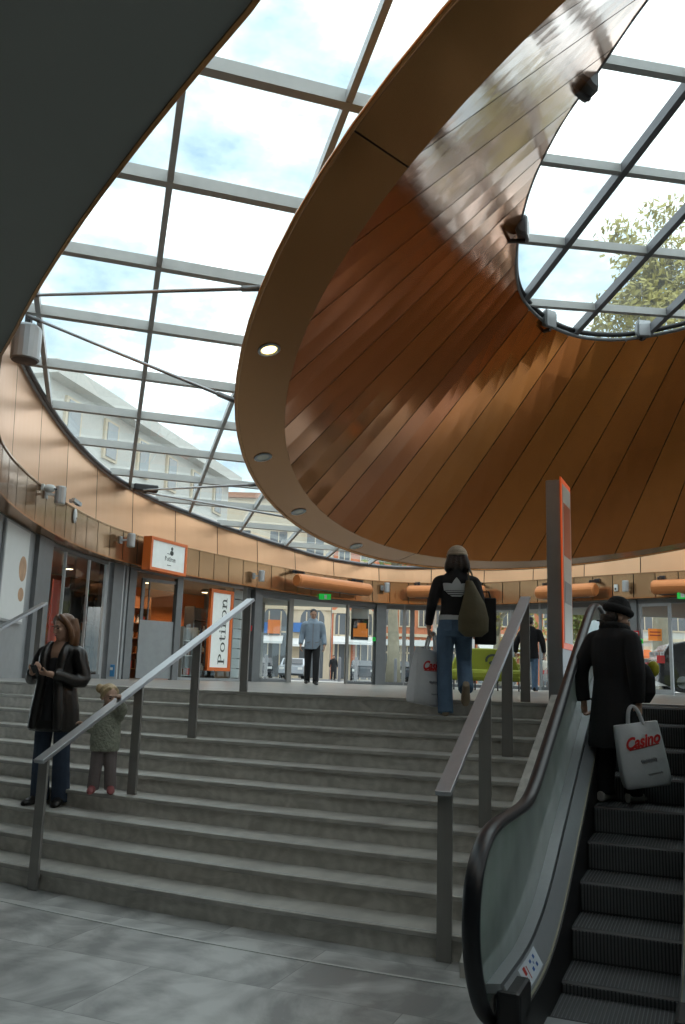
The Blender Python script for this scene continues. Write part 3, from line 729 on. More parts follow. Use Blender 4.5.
def shelf_unit(name, label, x, depth_f, wd, levels, goods, mm='shop_wood', zb=UF):
    a = hx(x).lerp(hb_(x), depth_f); n = hit(FRONT, x)[1]; yaw = atan2(n.y, n.x) + pi / 2
    t = thing(name, label, 'shelf', (a.x, a.y, zb), yaw, None)
    H = levels[-1] + .36
    MB().box((0, .16, H / 2), (wd, .02, H)).build('back_panel', mm, t)
    for sx in (-1, 1): MB().box((sx * wd / 2, 0, H / 2), (.03, .34, H)).build('side_panel', mm, t)
    for z in levels: MB().box((0, 0, z), (wd - .03, .33, .025)).build('shelf_board', 'slat_white' if mm == 'bar_mid' else mm, t)
    return t, a, yaw
gm = [mat('goods_cream', (.60, .52, .38), .5), mat('goods_orange', (.65, .22, .05), .5), mat('goods_brown', (.18, .08, .04), .5), mat('goods_white', (.70, .70, .66), .5), mat('goods_red', (.5, .06, .04), .5)]
gnames = ['cream', 'orange', 'brown', 'white', 'red']
def goods(t, a, yaw, wd, levels, n, where, kind='bottle'):
    ca, sa = cos(yaw), sin(yaw)
    for li, z in enumerate(levels[:-1] if len(levels) > 2 else levels):
        ks = random.sample(range(5), min(5, n))
        for i in range(n):
            k = ks[i]; lx_ = -wd / 2 + .12 + (wd - .24) * i / max(1, n - 1); p = a + V((lx_ * ca, lx_ * sa, z + .0125)) + V((0, 0, UF))
            h = random.uniform(.14, .26)
            b = MB(); 
            if k in (0, 3): b.lathe([(.02, 0), (.055, .005), (.055, h * .6), (.02, h * .75), (.02, h), (.0, h)], n=10); nm = 'bottle'
            else: b.box((0, 0, h / 2), (.11, .09, h)); nm = 'gift_box'
            o = b.build(nm, gm[k], None); o.location = p; o.rotation_euler = (0, 0, yaw)
            tag(o, '%s %s on the %s, %s shelf' % (gnames[k], nm.replace('_', ' '), where, ['lowest', 'second', 'third', 'fourth', 'fifth'][li]), 'bottle' if nm == 'bottle' else 'box', 'goods on the %s' % where)
t, a, y_ = shelf_unit('display_shelf', 'dark brown display shelf behind the window with the tall vertical sign', 198, .25, 1.0, [.25, .75, 1.2, 1.6], None, 'shop_dark'); goods(t, a, y_, 1.0, [.25, .75, 1.2, 1.6], 4, 'brown display shelf')
t, a, y_ = shelf_unit('display_shelf', 'pale shelf just right of the open shop door', 183, .12, .55, [.12, .62, 1.0], None, 'bar_mid'); goods(t, a, y_, .55, [.12, .62, 1.0], 3, 'pale shelf')
t, a, y_ = shelf_unit('display_shelf', 'red wooden shelf seen through the open shop doorway', 131, .6, .9, [.25, .65, 1.05, 1.45, 1.85], None, 'shop_wood'); goods(t, a, y_, .9, [.25, .65, 1.05, 1.45, 1.85], 4, 'red wooden shelf')
# dark doorway cabinet and red displays in the left shop
a = hx(74).lerp(hb_(74), .45); n = hit(FRONT, 74)[1]; yw = atan2(n.y, n.x) + pi / 2
t = thing('display_cabinet', 'black glazed cabinet inside the red shop window', 'cabinet', (a.x, a.y, UF), yw)
MB().box((0, .2, 1.0), (1.9, .04, 2.0)).build('back_panel', 'black', t)
for sx in (-.95, -.32, .32, .95): MB().box((sx, 0, 1.0), (.06, .4, 2.0)).build('upright', 'black', t)
for z in (.05, .7, 1.3, 1.97): MB().box((0, 0, z), (1.9, .4, .05)).build('shelf_board', 'black', t)
for nm, lab, x, f, mm, hh in (('banner', 'red standing banner just inside the left shop window', 50, .18, 'shop_red', 2.0), ('banner', 'slim orange banner left of the red one in the shop window', 41, .25, 'shop_orange', 1.1)):
    a = hx(x).lerp(hb_(x), f); n = hit(FRONT, x)[1]; yw = atan2(n.y, n.x) + pi / 2
    o = MB().box((0, 0, hh / 2), (.55, .03, hh)).build(nm, mm); o.location = (a.x, a.y, UF); o.rotation_euler = (0, 0, yw); tag(o, lab, 'banner')
for i, (x, f) in enumerate(((60, .5), (95, .5), (140, .45), (200, .5), (218, .3), (-10, .5))):
    a = hx(x).lerp(hb_(x), f)
    t = thing('ceiling_lamp', 'small round ceiling lamp inside the %s' % ['red shop, left one', 'red shop, right one', 'shop with the open door', 'shop behind the display shelf', 'window beside the tall sign', 'red shop near the poster wall'][i], 'lamp', (a.x, a.y, ZR0 - .10))
    MB().lathe([(.10, .10), (.12, .06), (.12, .02), (.09, .0)], n=14).build('housing', 'frame_light', t)
    MB().lathe([(.085, .004), (.085, -.006), (0, -.008)], n=14).build('diffuser', 'lamp_warm', t)
    ld = bpy.data.lights.new('shop_light', 'SPOT'); ld.energy = 70; ld.color = (1, .72, .45); ld.spot_size = radians(150); ld.shadow_soft_size = .1
    lo_ = bpy.data.objects.new('shop_light', ld); C.objects.link(lo_); lo_.parent = t; lo_.location = (0, 0, -.03)
# automatic entrance
dr2 = thing('door_2', None, None, kind='structure')
post(dr2, 253, 7, 'frame_grey', .18); post(dr2, 244, 8, 'frame_grey', .1, push=-.1)
rail_(dr2, 249, 377, UF + 2.46, ZH, 'frame_grey', .14)
for x0, x1 in ((257, 287), (345, 374)):
    pane(dr2, x0, x1, UF + .06, UF + 2.46); rail_(dr2, x0, x1, UF, UF + .08, 'frame_grey', .06); rail_(dr2, x0, x1, UF + 2.38, UF + 2.46, 'frame_grey', .07)
post(dr2, 258, 1.5, 'frame_grey', .06); post(dr2, 288, 4.5, 'steel_dark', .08, z1=UF + 2.46); post(dr2, 346, 2.2, 'steel_dark', .08, z1=UF + 2.46); post(dr2, 373, 1.4, 'frame_grey', .06)
post(dr2, 378.5, 9.5, 'frame_grey', .30, name='column')
wd5 = thing('window_5', None, None, kind='structure')
pane(wd5, 383, 464, UF + .08, UF + 2.46); rail_(wd5, 383, 464, UF, UF + .09); rail_(wd5, 383, 464, UF + 2.42, ZH)
post(wd5, 403.5, 3.4, 'frame_light', .08); post(wd5, 411.5, 4.5, 'frame_grey', .08); post(wd5, 384.5, 1.2, 'frame_light', .06)
post(wd5, 466.5, 5.5, 'frame_grey', .30, name='column')
wd6 = thing('window_6', None, None, kind='structure')
pane(wd6, 469, 556, UF + .08, UF + 2.46); rail_(wd6, 469, 556, UF, UF + .09); rail_(wd6, 469, 556, UF + 2.42, ZH); post(wd6, 512, 3, 'frame_light', .08); post(wd6, 541, 2, 'frame_light', .08)
post(wd6, 553, 6, 'frame_grey', .30, name='column')
wd7 = thing('window_7', None, None, kind='structure')
pane(wd7, 556, 633, UF + .08, UF + 2.46); rail_(wd7, 556, 633, UF, UF + .09); rail_(wd7, 556, 633, UF + 2.42, ZH); post(wd7, 590, 2.5, 'frame_light', .08)
post(wd7, 637, 7.5, 'frame_grey', .32, name='column')
dr3 = thing('door_3', None, None, kind='structure')
post(dr3, 642, 3, 'frame_light', .10); rail_(dr3, 641, 800, UF + 2.46, ZH, 'frame_grey', .12)
pane(dr3, 644, 671, UF + .12, UF + 2.43); rail_(dr3, 643, 672, UF, UF + .13, 'frame_light', .07); rail_(dr3, 643, 672, UF + 2.38, UF + 2.48, 'frame_light', .07)
post(dr3, 672, 3, 'frame_light', .08, z1=UF + 2.46)
pane(dr3, 674, 760, UF + .08, UF + 2.43); post(dr3, 720, 3, 'frame_light', .08)

# ================================================================== STREET
mat('asphalt', (.16, .16, .165), .9, bump=.2); mat('pavement', (.42, .40, .37), .85)
mat('brick_orange', (.58, .20, .10), .8, var=.2, scale=1.5); mat('cream_stone', (.62, .52, .38), .8, var=.1); mat('pale_stone', (.55, .54, .50), .85, var=.12)
mat('window_dark', (.11, .12, .13), .15); mat('shop_blue', (.05, .16, .42), .4); mat('car_dark', (.03, .035, .045), .25, .3, coat=.5); mat('car_silver', (.42, .45, .48), .3, .6, coat=.5)
mat('car_glass', (.05, .06, .07), .08); mat('tyre', (.012, .012, .012), .7); mat('bark', (.30, .27, .20), .9, var=.35, scale=3, bump=.4)
mat('leaf', (.20, .24, .06), .6, var=.45, scale=2.0); mat('leaf_yellow', (.34, .30, .07), .6, var=.35, scale=2.0); mat('roof_tile', (.40, .18, .10), .8)
st_ = MB(); st_.box((10, 78, UF - .10), (160, 96, .16)); tag(st_.build('ground', 'asphalt'), kind='structure')
pv = MB(); pv.box((10, 35, UF - .05), (90, 10, .12)); tag(pv.build('pavement', 'pavement'), kind='structure')
pv = MB(); pv.box((10, 72.3, UF - .02), (140, 4.5, .14)); tag(pv.build('pavement', 'pavement'), kind='structure')
def arch_poly(cx, z0, w_, h, n=10):
    r = w_ / 2; return [(cx - r, z0), (cx + r, z0)] + [(cx + r * cos(pi * i / n), z0 + h - r + r * sin(pi * i / n)) for i in range(n + 1)]
def building(label, x0, x1, y, H, m, bays, floors, arch_ground=True, roof='roof_tile', sign=None, yaw=0.0, dep=6, g_h=4.6, f_h=3.6, awn=None, winw=.46):
    t = thing('street_building', label, 'building', (x0, y, UF), yaw, 'buildings across the street')
    Wd = x1 - x0
    MB().box((Wd / 2, dep / 2, H / 2), (Wd - .04, dep, H)).build('wall', m, t)
    MB().box((Wd / 2, dep / 2 - .2, H + .2), (Wd - .02, dep + .4, .45)).build('roof', roof, t)
    MB().box((Wd / 2, -.08, g_h + .55), (Wd - .04, .22, .25)).build('cornice', 'cream_stone', t)
    bw = Wd / bays
    for i in range(bays):
        cx = bw * (i + .5)
        fr = MB(); gl = MB()
        if arch_ground:
            P = arch_poly(cx, 0.05, bw * .80, g_h + 1.0); fr.extrude([V((a, -.10, b)) for a, b in P], (0, .14, 0))
            Q = arch_poly(cx, 0.10, bw * .64, g_h + .55); gl.extrude([V((a, -.14, b)) for a, b in Q], (0, .08, 0))
        else:
            fr.box((cx, -.05, g_h / 2), (bw * .86, .1, g_h)); gl.box((cx, -.12, g_h * .45), (bw * .78, .06, g_h * .86))
        f = fr.build('window_frame', 'cream_stone', t); gl.build('pane', 'window_dark', f)
        mu = MB(); 
        for q in (-.16, .16): mu.box((cx + q * bw, -.16, (g_h + .3) / 2), (.10, .05, g_h + .2))
        mu.box((cx, -.16, g_h * .72), (bw * .62, .05, .14)); mu.build('mullion', 'cream_stone', f)
        for k in range(floors):
            z = g_h + 1.0 + k * f_h
            f = MB().box((cx, -.05, z + f_h * .42), (bw * winw * 1.25, .14, f_h * .68)).build('window_frame', 'cream_stone', t)
            MB().box((cx, -.10, z + f_h * .42), (bw * winw, .08, f_h * .60)).build('pane', 'window_dark', f)
            MB().box((cx, -.15, z + f_h * .42), (.08, .04, f_h * .6)).build('mullion', 'cream_stone', f)
    if sign:
        for (sx, sw, sz, sh, sm) in sign: MB().box((sx, -.3, sz), (sw, .3, sh)).build('shop_sign', sm, t)
    if awn:
        for (ax_, aw, az, am) in awn:
            b = MB(); b.extrude([V((ax_ - aw / 2, -.1, az)), V((ax_ - aw / 2, -1.5, az - .55)), V((ax_ - aw / 2, -1.5, az - .75)), V((ax_ - aw / 2, -.1, az - .15))], (aw, 0, 0)); b.build('awning', am, t)
    return t
FY = 75.0
def X_at(px, d): return ray(px, 665).x / ray(px, 665).y * d
xa, xb, xc, xd, xe, xf, xg = [X_at(p, FY) for p in (240, 330, 375, 433, 475, 560, 760)]
building('cream stone building with tall arched windows and a blue and orange shop sign', xa - 2, xb - .02, FY, 15.5, 'cream_stone', 3, 2, True, sign=[(X_at(261, FY) - xa + 2, .9, 4.2, .9, 'shop_blue'), (X_at(272.5, FY) - xa + 2, 1.05, 4.3, 1.15, 'shop_orange'), (X_at(297, FY) - xa + 2, 1.0, 4.3, .8, 'shop_blue')], awn=[(X_at(268, FY) - xa + 2, 2.4, 3.6, 'white'), (X_at(302, FY) - xa + 2, 2.2, 3.4, 'white')], g_h=5.4)
building('orange brick building with one arched window beside the cream arches', xb, xc, FY, 14, 'brick_orange', 2, 2, True, awn=[(1.9, 3.4, 3.7, 'white')], g_h=5.2)
building('long orange brick building with pale shopfronts behind the tree trunk', xc, xd, FY + .4, 12.5, 'brick_orange', 3, 3, False, sign=[(2.5, 5, 3.3, .5, 'white')], g_h=3.4, f_h=3.0)
building('grey house with white shopfront seen above the green sofa', xd, xe, FY + .8, 13.5, 'pale_stone', 3, 3, False, sign=[(2, 3.2, 3.4, .8, 'white')], g_h=3.6, f_h=3.1)
building('brick and cream house half hidden behind the yellow tree', xe + .08, xf, FY, 12, 'brick_orange', 4, 2, False, awn=[(2.4, 4.5, 3.4, 'white')], g_h=3.6, f_h=3.2)
building('pale terrace far right beyond the dark car', xf, xg, FY - .5, 11.5, 'pale_stone', 6, 2, False, awn=[(5, 5, 3.3, 'orange')], g_h=3.6, f_h=3.2)
# pale building rising beside the glass roof
mat('pane_grey', (.30, .32, .33), .25)
pb_ = thing('tall_building', 'tall pale stone building seen through the left side of the glass roof', 'building', (-26.0, 43.0, UF), -radians(14))
MB().box((6, 12, 7.1), (12, 24, 14.2)).build('wall', 'pale_stone', pb_)
MB().box((6.2, 12, 14.4), (13.2, 25.2, .7)).build('cornice', 'pale_stone', pb_)
for i in range(6):
    for k in range(4):
        f = MB().box((12.05, 2.2 + i * 3.9, 2.6 + k * 3.3), (.2, 1.5, 2.2)).build('window_frame', 'cream_stone', pb_); MB().box((12.15, 2.2 + i * 3.9, 2.6 + k * 3.3), (.1, 1.1, 1.9)).build('pane', 'pane_grey', f)
for i in range(3):
    for k in range(4):
        f = MB().box((2 + i * 4, -.05, 2.6 + k * 3.3), (1.5, .2, 2.2)).build('window_frame', 'cream_stone', pb_); MB().box((2 + i * 4, -.15, 2.6 + k * 3.3), (1.1, .1, 1.9)).build('pane', 'pane_grey', f)
# cars
def car(label, x, y, rz, m, L=4.2, Wd=1.75, H=1.45, suv=False):
    t = thing('car', label, 'car', (x, y, UF + .02), rz, 'cars on the street')
    hw = Wd / 2; h = H
    prof = [(-L / 2, .35), (-L / 2, .75 * h * .8), (-L / 2 + .15, h * .60), (-L * .22, h * .66), (-L * .10, h * .97), (L * .22, h), (L * .40, h * .9) if suv else (L * .33, h * .92), (L / 2 - .06, h * .62), (L / 2, h * .5), (L / 2, .35), (L * .42, .22), (-L * .42, .22)]
    b = MB(); rings = []
    for f, sh in ((-1, .80), (-.94, .94), (-.6, 1), (.6, 1), (.94, .94), (1, .80)):
        rings.append([V((hw * f * (1 - .14 * max(0, (z / h - .6)) / .4), y_ * (.985 if abs(f) == 1 else 1), .22 + (z - .22) * (.97 if abs(f) == 1 else 1))) for y_, z in prof])
    b.ring(rings); b.build('body', m, t, smooth=False, bevel=.05)
    g = MB(); k = .885
    for sx in (-1, 1):
        g.extrude([V((sx * hw * .93, -L * .17, h * .68)), V((sx * hw * .875, -L * .08, h * .92)), V((sx * hw * .875, L * .2, h * .94)), V((sx * hw * .93, L * .30, h * .68))], (sx * .03, 0, 0))
    g.extrude([V((-hw * .8, -L * .205, h * .70)), V((hw * .8, -L * .205, h * .70)), V((hw * .75, -L * .115, h * .93)), V((-hw * .75, -L * .115, h * .93))], (0, -.04, .02))
    g.extrude([V((-hw * .8, L * .46 if suv else L * .43, h * .68)), V((hw * .8, L * .46 if suv else L * .43, h * .68)), V((hw * .75, L * .38 if suv else L * .34, h * .91)), V((-hw * .75, L * .38 if suv else L * .34, h * .91))], (0, .05, .01))
    g.build('windows', 'car_glass', t)
    for sx in (-1, 1):
        for sy in (-L * .31, L * .31):
            wv = MB(); wr = .36 if suv else .31
            wv.ring([[V((sx * (hw - .12) + q, sy + r_ * cos(2 * pi * j / 18), wr + r_ * sin(2 * pi * j / 18))) for j in range(18)] for q, r_ in ((-.1, wr), (.12, wr), (.13, wr * .8))]); w_o = wv.build('wheel', 'tyre', t)
            MB().ring([[V((sx * (hw - .12) + q, sy + r_ * cos(2 * pi * j / 12), wr + r_ * sin(2 * pi * j / 12))) for j in range(12)] for q, r_ in ((-.12, wr * .6), (.14, wr * .6))]).build('hub', 'car_silver', w_o)
    for sx in (-1, 1):
        MB().box((sx * hw * .72, -L / 2 - .01, h * .48), (.32, .08, .16)).build('headlight', 'white', t)
        MB().box((sx * hw * .72, L / 2 + .0, h * .52), (.22, .06, .2)).build('tail_light', 'sticker_red', t)
    return t
for lab, px, d, rz, m, su in (('dark parked car left of the entrance, before the cream arches', 260, 62, .1, 'car_dark', 0), ('grey parked car next to the dark one before the cream arches', 294, 62, -.05, 'car_silver', 0),
        ('dark parked car behind the right leaf of the entrance', 363, 62, 0, 'car_dark', 0), ('dark parked car behind the tree trunk and bollards', 402, 61, .2, 'car_dark', 0),
        ('silver car passing behind the person on the escalator', 588, 44, 1.5, 'car_silver', 0)):
    car(lab, X_at(px, d), d, rz, m, suv=bool(su))
car('large dark car parked right outside the right-hand glass door', X_at(716, 31.5), 31.5, 1.45, 'car_dark', L=4.5, Wd=1.85, H=1.85, suv=True)
# bollards
for i, px in enumerate((266, 318, 339.5, 356, 395.5, 403, 377, 424, 491, 533, 570)):
    d = 38 + (i % 3) * .4; t = None
    o = MB().lathe([(.07, 0), (.07, 1.0), (.055, 1.06), (.0, 1.08)], n=10).build('bollard', 'bar_dark', smooth=False); o.location = (X_at(px, d), d, UF + .01)
    tag(o, 'grey steel bollard on the pavement, %s' % ['behind the fixed left door leaf', 'right of the walking person', 'left of the sliding leaf', 'behind the sliding leaf', 'just right of the tree trunk', 'second right of the tree trunk', 'beside the entrance column', 'left of the shopping bag', 'behind the green sofa', 'behind the person in jeans', 'behind the sign pillar'][i], 'bollard', 'pavement bollards')
# trees
def tree(label, x, y, th, cr, cz, n, leafm, seed, sq=(1, 1, .8)):
    rnd = random.Random(seed)
    t = thing('plane_tree', label, 'tree', (x, y, UF), 0, 'plane trees on the street')
    tk = MB(); pts = [V((.0, 0, -.05)), V((.03, 0, th * .3)), V((-.05, .05, th * .65)), V((.05, 0, th)), V((.1, .1, cz))]
    tk.tube(pts, [.42, .30, .25, .2, .10], 10)
    for k in range(9):
        a = k * 2.4; z0 = th * .8 + k * (cz - th * .8) / 10; e = V((cos(a), sin(a), .9)).normalized() * cr * rnd.uniform(.6, .95)
        tk.tube([V((.02, 0, z0)), V((.02, 0, z0)) + e * .5 + V((0, 0, .3)), V((.02, 0, z0)) + e], [.11, .07, .02], 6)
    tk.build('trunk', 'bark', t, smooth=True)
    cl = [(V((rnd.gauss(0, .42), rnd.gauss(0, .42), rnd.gauss(0, .40))), rnd.uniform(.25, .42)) for _ in range(26)]
    b = MB()
    for _ in range(n):
        c, r = rnd.choice(cl); p = c + V((rnd.gauss(0, 1), rnd.gauss(0, 1), rnd.gauss(0, 1))).normalized() * r * rnd.uniform(.3, 1)
        p = V((p.x * sq[0], p.y * sq[1], p.z * sq[2])) * cr + V((0, 0, cz)); s = rnd.uniform(.12, .24)
        a1 = V((rnd.gauss(0, 1), rnd.gauss(0, 1), rnd.gauss(0, 1))).normalized(); a2 = a1.orthogonal().normalized()
        b.add([p - a1 * s, p + a2 * s * .6, p + a1 * s, p - a2 * s * .6], [(0, 1, 2, 3)])
    o = b.build('crown', leafm, t, fix=False); return t
tree('plane tree whose pale trunk stands right of the entrance column', X_at(393, 43), 43, 5.0, 3.6, 8.2, 2600, 'leaf', 1)
tree('yellowish tree seen through the glass behind the sofa', X_at(497, 56), 56, 3.0, 3.0, 5.6, 2200, 'leaf_yellow', 2)
tree('small green tree behind the person on the escalator', X_at(592, 60), 60, 2.8, 2.8, 5.0, 2200, 'leaf', 3)
tree('tall tree whose green and yellow crown shows through the funnel skylight', X_at(662, 36), 36, 11, 3.9, 17.2, 5200, 'leaf_yellow', 5, (1, 1, .9))
# ================================================================== FIXTURES ON THE COPPER BAND AND THE FUNNEL
mat('fixture_grey', (.45, .46, .47), .4, .4); mat('fixture_dark', (.04, .04, .045), .4); mat('green_lit', (.02, .45, .06), .4, emit=(.02, .8, .1), estr=.25)
mat('lens', (.75, .72, .6), .2); mat('lens_lit', (1, .85, .4), .3, emit=(1, .8, .3), estr=4); mat('red_button', (.65, .04, .04), .4); mat('sign_white', (.80, .83, .80), .4, emit=(.85, .9, .86), estr=.12)
mat('letter_dark', (.06, .07, .06), .6); mat('blue_sticker', (.06, .25, .5), .4); mat('beige_box', (.40, .36, .27), .6)
def on_ring(x, y, push=0.0):
    p, n = hit(RING, x, y); v = ray(x, y); k = hypot(p.x, p.y) / hypot(v.x, v.y)
    return V((p.x, p.y, EZ + v.z * k)) + n * push, n
def facing(n): return atan2(n.y, n.x) + pi / 2                       # yaw that turns local -y to the inward normal
def spotlight(label, x, y, sc=1.0):
    p, n = on_ring(x, y); t = thing('wall_spotlight', label, 'spotlight', p, facing(n), 'grey spotlights on the copper band')
    MB().box((-.02, -.012, 0), (.10 * sc, .03, .16 * sc)).build('mounting_plate', 'fixture_grey', t)
    MB().bar((-.02, -.02, 0), (.05, -.16 * sc, .0), .04, .04).build('arm', 'fixture_grey', t)
    MB().lathe([(.085 * sc, -.15 * sc), (.09 * sc, -.13 * sc), (.09 * sc, .13 * sc), (.08 * sc, .15 * sc)], (.06, -.22 * sc, 0), 14).build('lamp_body', 'fixture_grey', t)
    MB().lathe([(.075 * sc, -.152 * sc), (.07 * sc, -.158 * sc), (0, -.16 * sc)], (.06, -.22 * sc, 0), 14).build('lens', 'lens', t)
    return t
spotlight('large grey spotlight high on the left part of the copper band, near the white camera', 46, 494, 1.05)
spotlight('grey spotlight left of the orange framed light box', 121, 540, 1.0)
spotlight('grey spotlight between the tall vertical sign and the orange tube over the entrance', 254, 576, 1.0)
spotlight('grey spotlight above the column right of the walking person', 382.5, 588, 1.0)
spotlight('grey spotlight above the green sofa, left of the sign pillar', 466.5, 587, 1.0)
spotlight('grey spotlight right of the white detector above the escalator', 627, 587, 1.0)
p, n = on_ring(42, 487); t = thing('security_camera', 'small white camera left of the large grey spotlight', 'camera', p, facing(n))
MB().box((0, -.02, 0), (.10, .04, .10)).build('mount', 'white', t); MB().ell((0, -.13, -.02), (.07, .11, .075)).build('camera_body', 'white', t, smooth=True); MB().lathe([(.04, -.01), (.045, .01)], (0, -.22, -.03), 10).build('lens', 'fixture_dark', t)
p, n = on_ring(70.5, 501.5); t = thing('security_camera', 'small dark-striped camera right of the large grey spotlight', 'camera', p, facing(n))
MB().box((-.04, -.02, 0), (.08, .04, .06)).build('mount', 'fixture_grey', t); MB().bar((-.10, -.08, .02), (.16, -.14, -.03), .07, .07).build('camera_body', 'fixture_grey', t); MB().bar((.05, -.105, -.01), (.10, -.125, -.02), .075, .075).build('band', 'fixture_dark', t)
p, n = on_ring(74.5, 516); t = thing('smoke_detector', 'white oval detector below the large grey spotlight', 'detector', p, facing(n))
MB().ell((0, -.01, 0), (.075, .035, .15), n=14).build('cover', 'white', t, smooth=True); MB().ell((0, -.04, -.05), (.02, .012, .02)).build('light', 'fixture_dark', t)
p, n = on_ring(616.5, 588); t = thing('smoke_detector', 'small white box on the band left of the right-hand spotlight', 'detector', p, facing(n))
MB().box((0, -.03, 0), (.10, .06, .19)).build('housing', 'white', t, bevel=.01); MB().box((0, -.064, -.03), (.05, .01, .05)).build('sensor', 'fixture_dark', t)
# boxes under the band on the left post
p, n = hit(FRONT, 24, 518); q_ = atd(24, 518, p.y - .25); t = thing('speaker_box', 'small beige box fixed on the wide grey post beside the poster', 'speaker', (q_.x, q_.y, q_.z), facing(n))
MB().box((0, 0, 0), (.15, .14, .24)).build('housing', 'beige_box', t, bevel=.015); MB().bar((.05, 0, .05), (.22, .12, .10), .03, .03).build('bracket', 'fixture_dark', t)
# orange air curtain tubes
def air_curtain(label, xa_, xb_, y):
    a, na = on_ring(xa_, y); b, nb = on_ring(xb_, y); n = (na + nb).normalized(); 
    L_ = V((b.x - a.x, b.y - a.y, 0)).length; c = (a + b) / 2; d = V((b.x - a.x, b.y - a.y, 0)).normalized()
    nn = V((d.y, -d.x, 0)); nn = nn if nn.dot(n) > 0 else -nn
    t = thing('air_curtain', label, 'air curtain', (c.x, c.y, c.z), atan2(d.y, d.x), 'orange air curtains above the doors')
    sg = 1 if V((-sin(t.rotation_euler.z), cos(t.rotation_euler.z), 0)).dot(nn) > 0 else -1
    h = L_ / 2; oy = sg * .42
    MB().ring([[V((x, oy + r * cos(2 * pi * j / 20), r * sin(2 * pi * j / 20))) for j in range(20)] for x, r in ((-h, .165), (-h + .02, .19), (-h + .1, .198), (h - .1, .198), (h - .02, .19), (h, .165))]).build('tube', 'orange_copper', t, smooth=False)
    for sx in (-1, 1):
        MB().ring([[V((sx * x, oy + r * cos(2 * pi * j / 20), r * sin(2 * pi * j / 20))) for j in range(20)] for x, r in ((h - .01, .172), (h + .02, .158))]).build('end_cap', 'orange_copper', t)
        MB().bar((sx * h * .82, sg * .0, .30), (sx * h * .82, oy, .24), .05, .07).build('bracket', 'fixture_dark', t)
        MB().box((sx * h * .82, sg * .02, .30), (.16, .05, .10)).build('wall_plate', 'fixture_dark', t)
    MB().box((0, oy, -.196), (L_ * .8, .08, .02)).build('air_slot', 'fixture_dark', t)
air_curtain('long orange air curtain tube right above the entrance doors and the walking person', 287, 359, 586)
air_curtain('orange air curtain tube behind the person with the beige cap', 411, 486, 593)
air_curtain('orange air curtain tube passing behind the sign pillar', 546, 603, 592.5)
air_curtain('orange air curtain tube at the right edge above the glass door', 657, 722, 588)
# exit signs, buttons, stickers
def small(name, label, cat, x, y, d, sz, m, inner=None):
    p = atd(x, y, d); t = thing(name, label, cat, p, 0)
    MB().box((0, 0, 0), sz).build('housing', m, t, bevel=.004)
    if inner: MB().box((inner[0], -sz[1] / 2 - .004, inner[1]), (inner[2], .008, inner[3])).build('face', inner[4], t)
    return t
yq = hx(325).y
t = small('exit_sign', 'green lit exit sign over the entrance doors', 'exit sign', 325, 596.8, hx(325).y - .75, (.36, .07, .17), 'green_lit', (.02, .0, .08, .12, 'white'))
t = small('exit_sign', 'green lit exit sign at the right edge of the picture', 'exit sign', 685, 595.2, hx(684).y - .75, (.40, .07, .20), 'green_lit', (-.08, .0, .10, .12, 'white'))
small('alarm_button', 'red alarm button on the grey frame left of the entrance', 'button', 249.3, 628.2, hx(251).y - .26, (.15, .09, .15), 'red_button', (0, 0, .06, .06, 'white'))
small('alarm_button', 'red and white alarm button on the column right of the escalator', 'button', 636, 633.5, hx(637).y - .22, (.15, .09, .15), 'red_button', (0, 0, .07, .07, 'white'))
small('door_button', 'green door button on the column right of the entrance', 'button', 374, 639.2, hx(377).y - .22, (.10, .07, .12), 'green_lit', (0, 0, .03, .05, 'fixture_dark'))
small('door_button', 'green door button beside the right glass door', 'button', 641, 641.3, hx(641).y - .17, (.10, .07, .12), 'green_lit', (0, 0, .03, .05, 'fixture_dark'))
small('sticker', 'blue sticker low on the post between the two shops', 'sticker', 110, 670.5, hx(110).y - .20, (.20, .012, .26), 'blue_sticker', (0, .04, .12, .06, 'white'))
# ---------------- lettering
def rect(x0, y0, x1, y1): return [(x0, y0), (x1, y0), (x1, y1), (x0, y1)]
def arcband(cx, cy, rx, ry, w_, h_, a0, a1, n=16):
    """band between two ellipses, w_ thick at the sides and h_ thick at top and bottom"""
    out = []
    for i in range(n):
        p = a0 + (a1 - a0) * i / n; q = a0 + (a1 - a0) * (i + 1) / n
        out.append([(cx + rx * cos(p), cy + ry * sin(p)), (cx + rx * cos(q), cy + ry * sin(q)), (cx + (rx - w_) * cos(q), cy + (ry - h_) * sin(q)), (cx + (rx - w_) * cos(p), cy + (ry - h_) * sin(p))])
    return out
GL_ = {
 'P': (1.02, [rect(.14, 0, .32, 1.45), rect(0, 0, .48, .07), rect(0, 1.38, .3, 1.45)] + arcband(.32, 1.07, .58, .38, .18, .07, -pi / 2, pi / 2)),
 'o': (.96, arcband(.48, .5, .44, .52, .16, .07, 0, 2 * pi, 26)),
 't': (.62, [rect(.18, .2, .34, 1.32), rect(.02, .92, .58, 1.0)] + arcband(.40, .24, .22, .26, .16, .09, pi, 2 * pi - .5)),
 'i': (.52, [rect(.17, 0, .33, 1.0), rect(.02, 0, .48, .06), rect(.04, .94, .3, 1.0)] + [[(.25 + .1 * cos(a * pi / 6), 1.3 + .1 * sin(a * pi / 6)) for a in range(12)]]),
 'r': (.72, [rect(.17, 0, .33, 1.0), rect(.02, 0, .50, .06), rect(.04, .94, .3, 1.0)] + arcband(.56, .66, .26, .36, .10, .10, .5, pi)),
 'n': (1.08, [rect(.17, 0, .33, 1.0), rect(.02, 0, .48, .06), rect(.04, .94, .3, 1.0), rect(.72, 0, .88, .62), rect(.57, 0, 1.03, .06)] + arcband(.60, .62, .28, .40, .16, .11, 0, pi)),
}
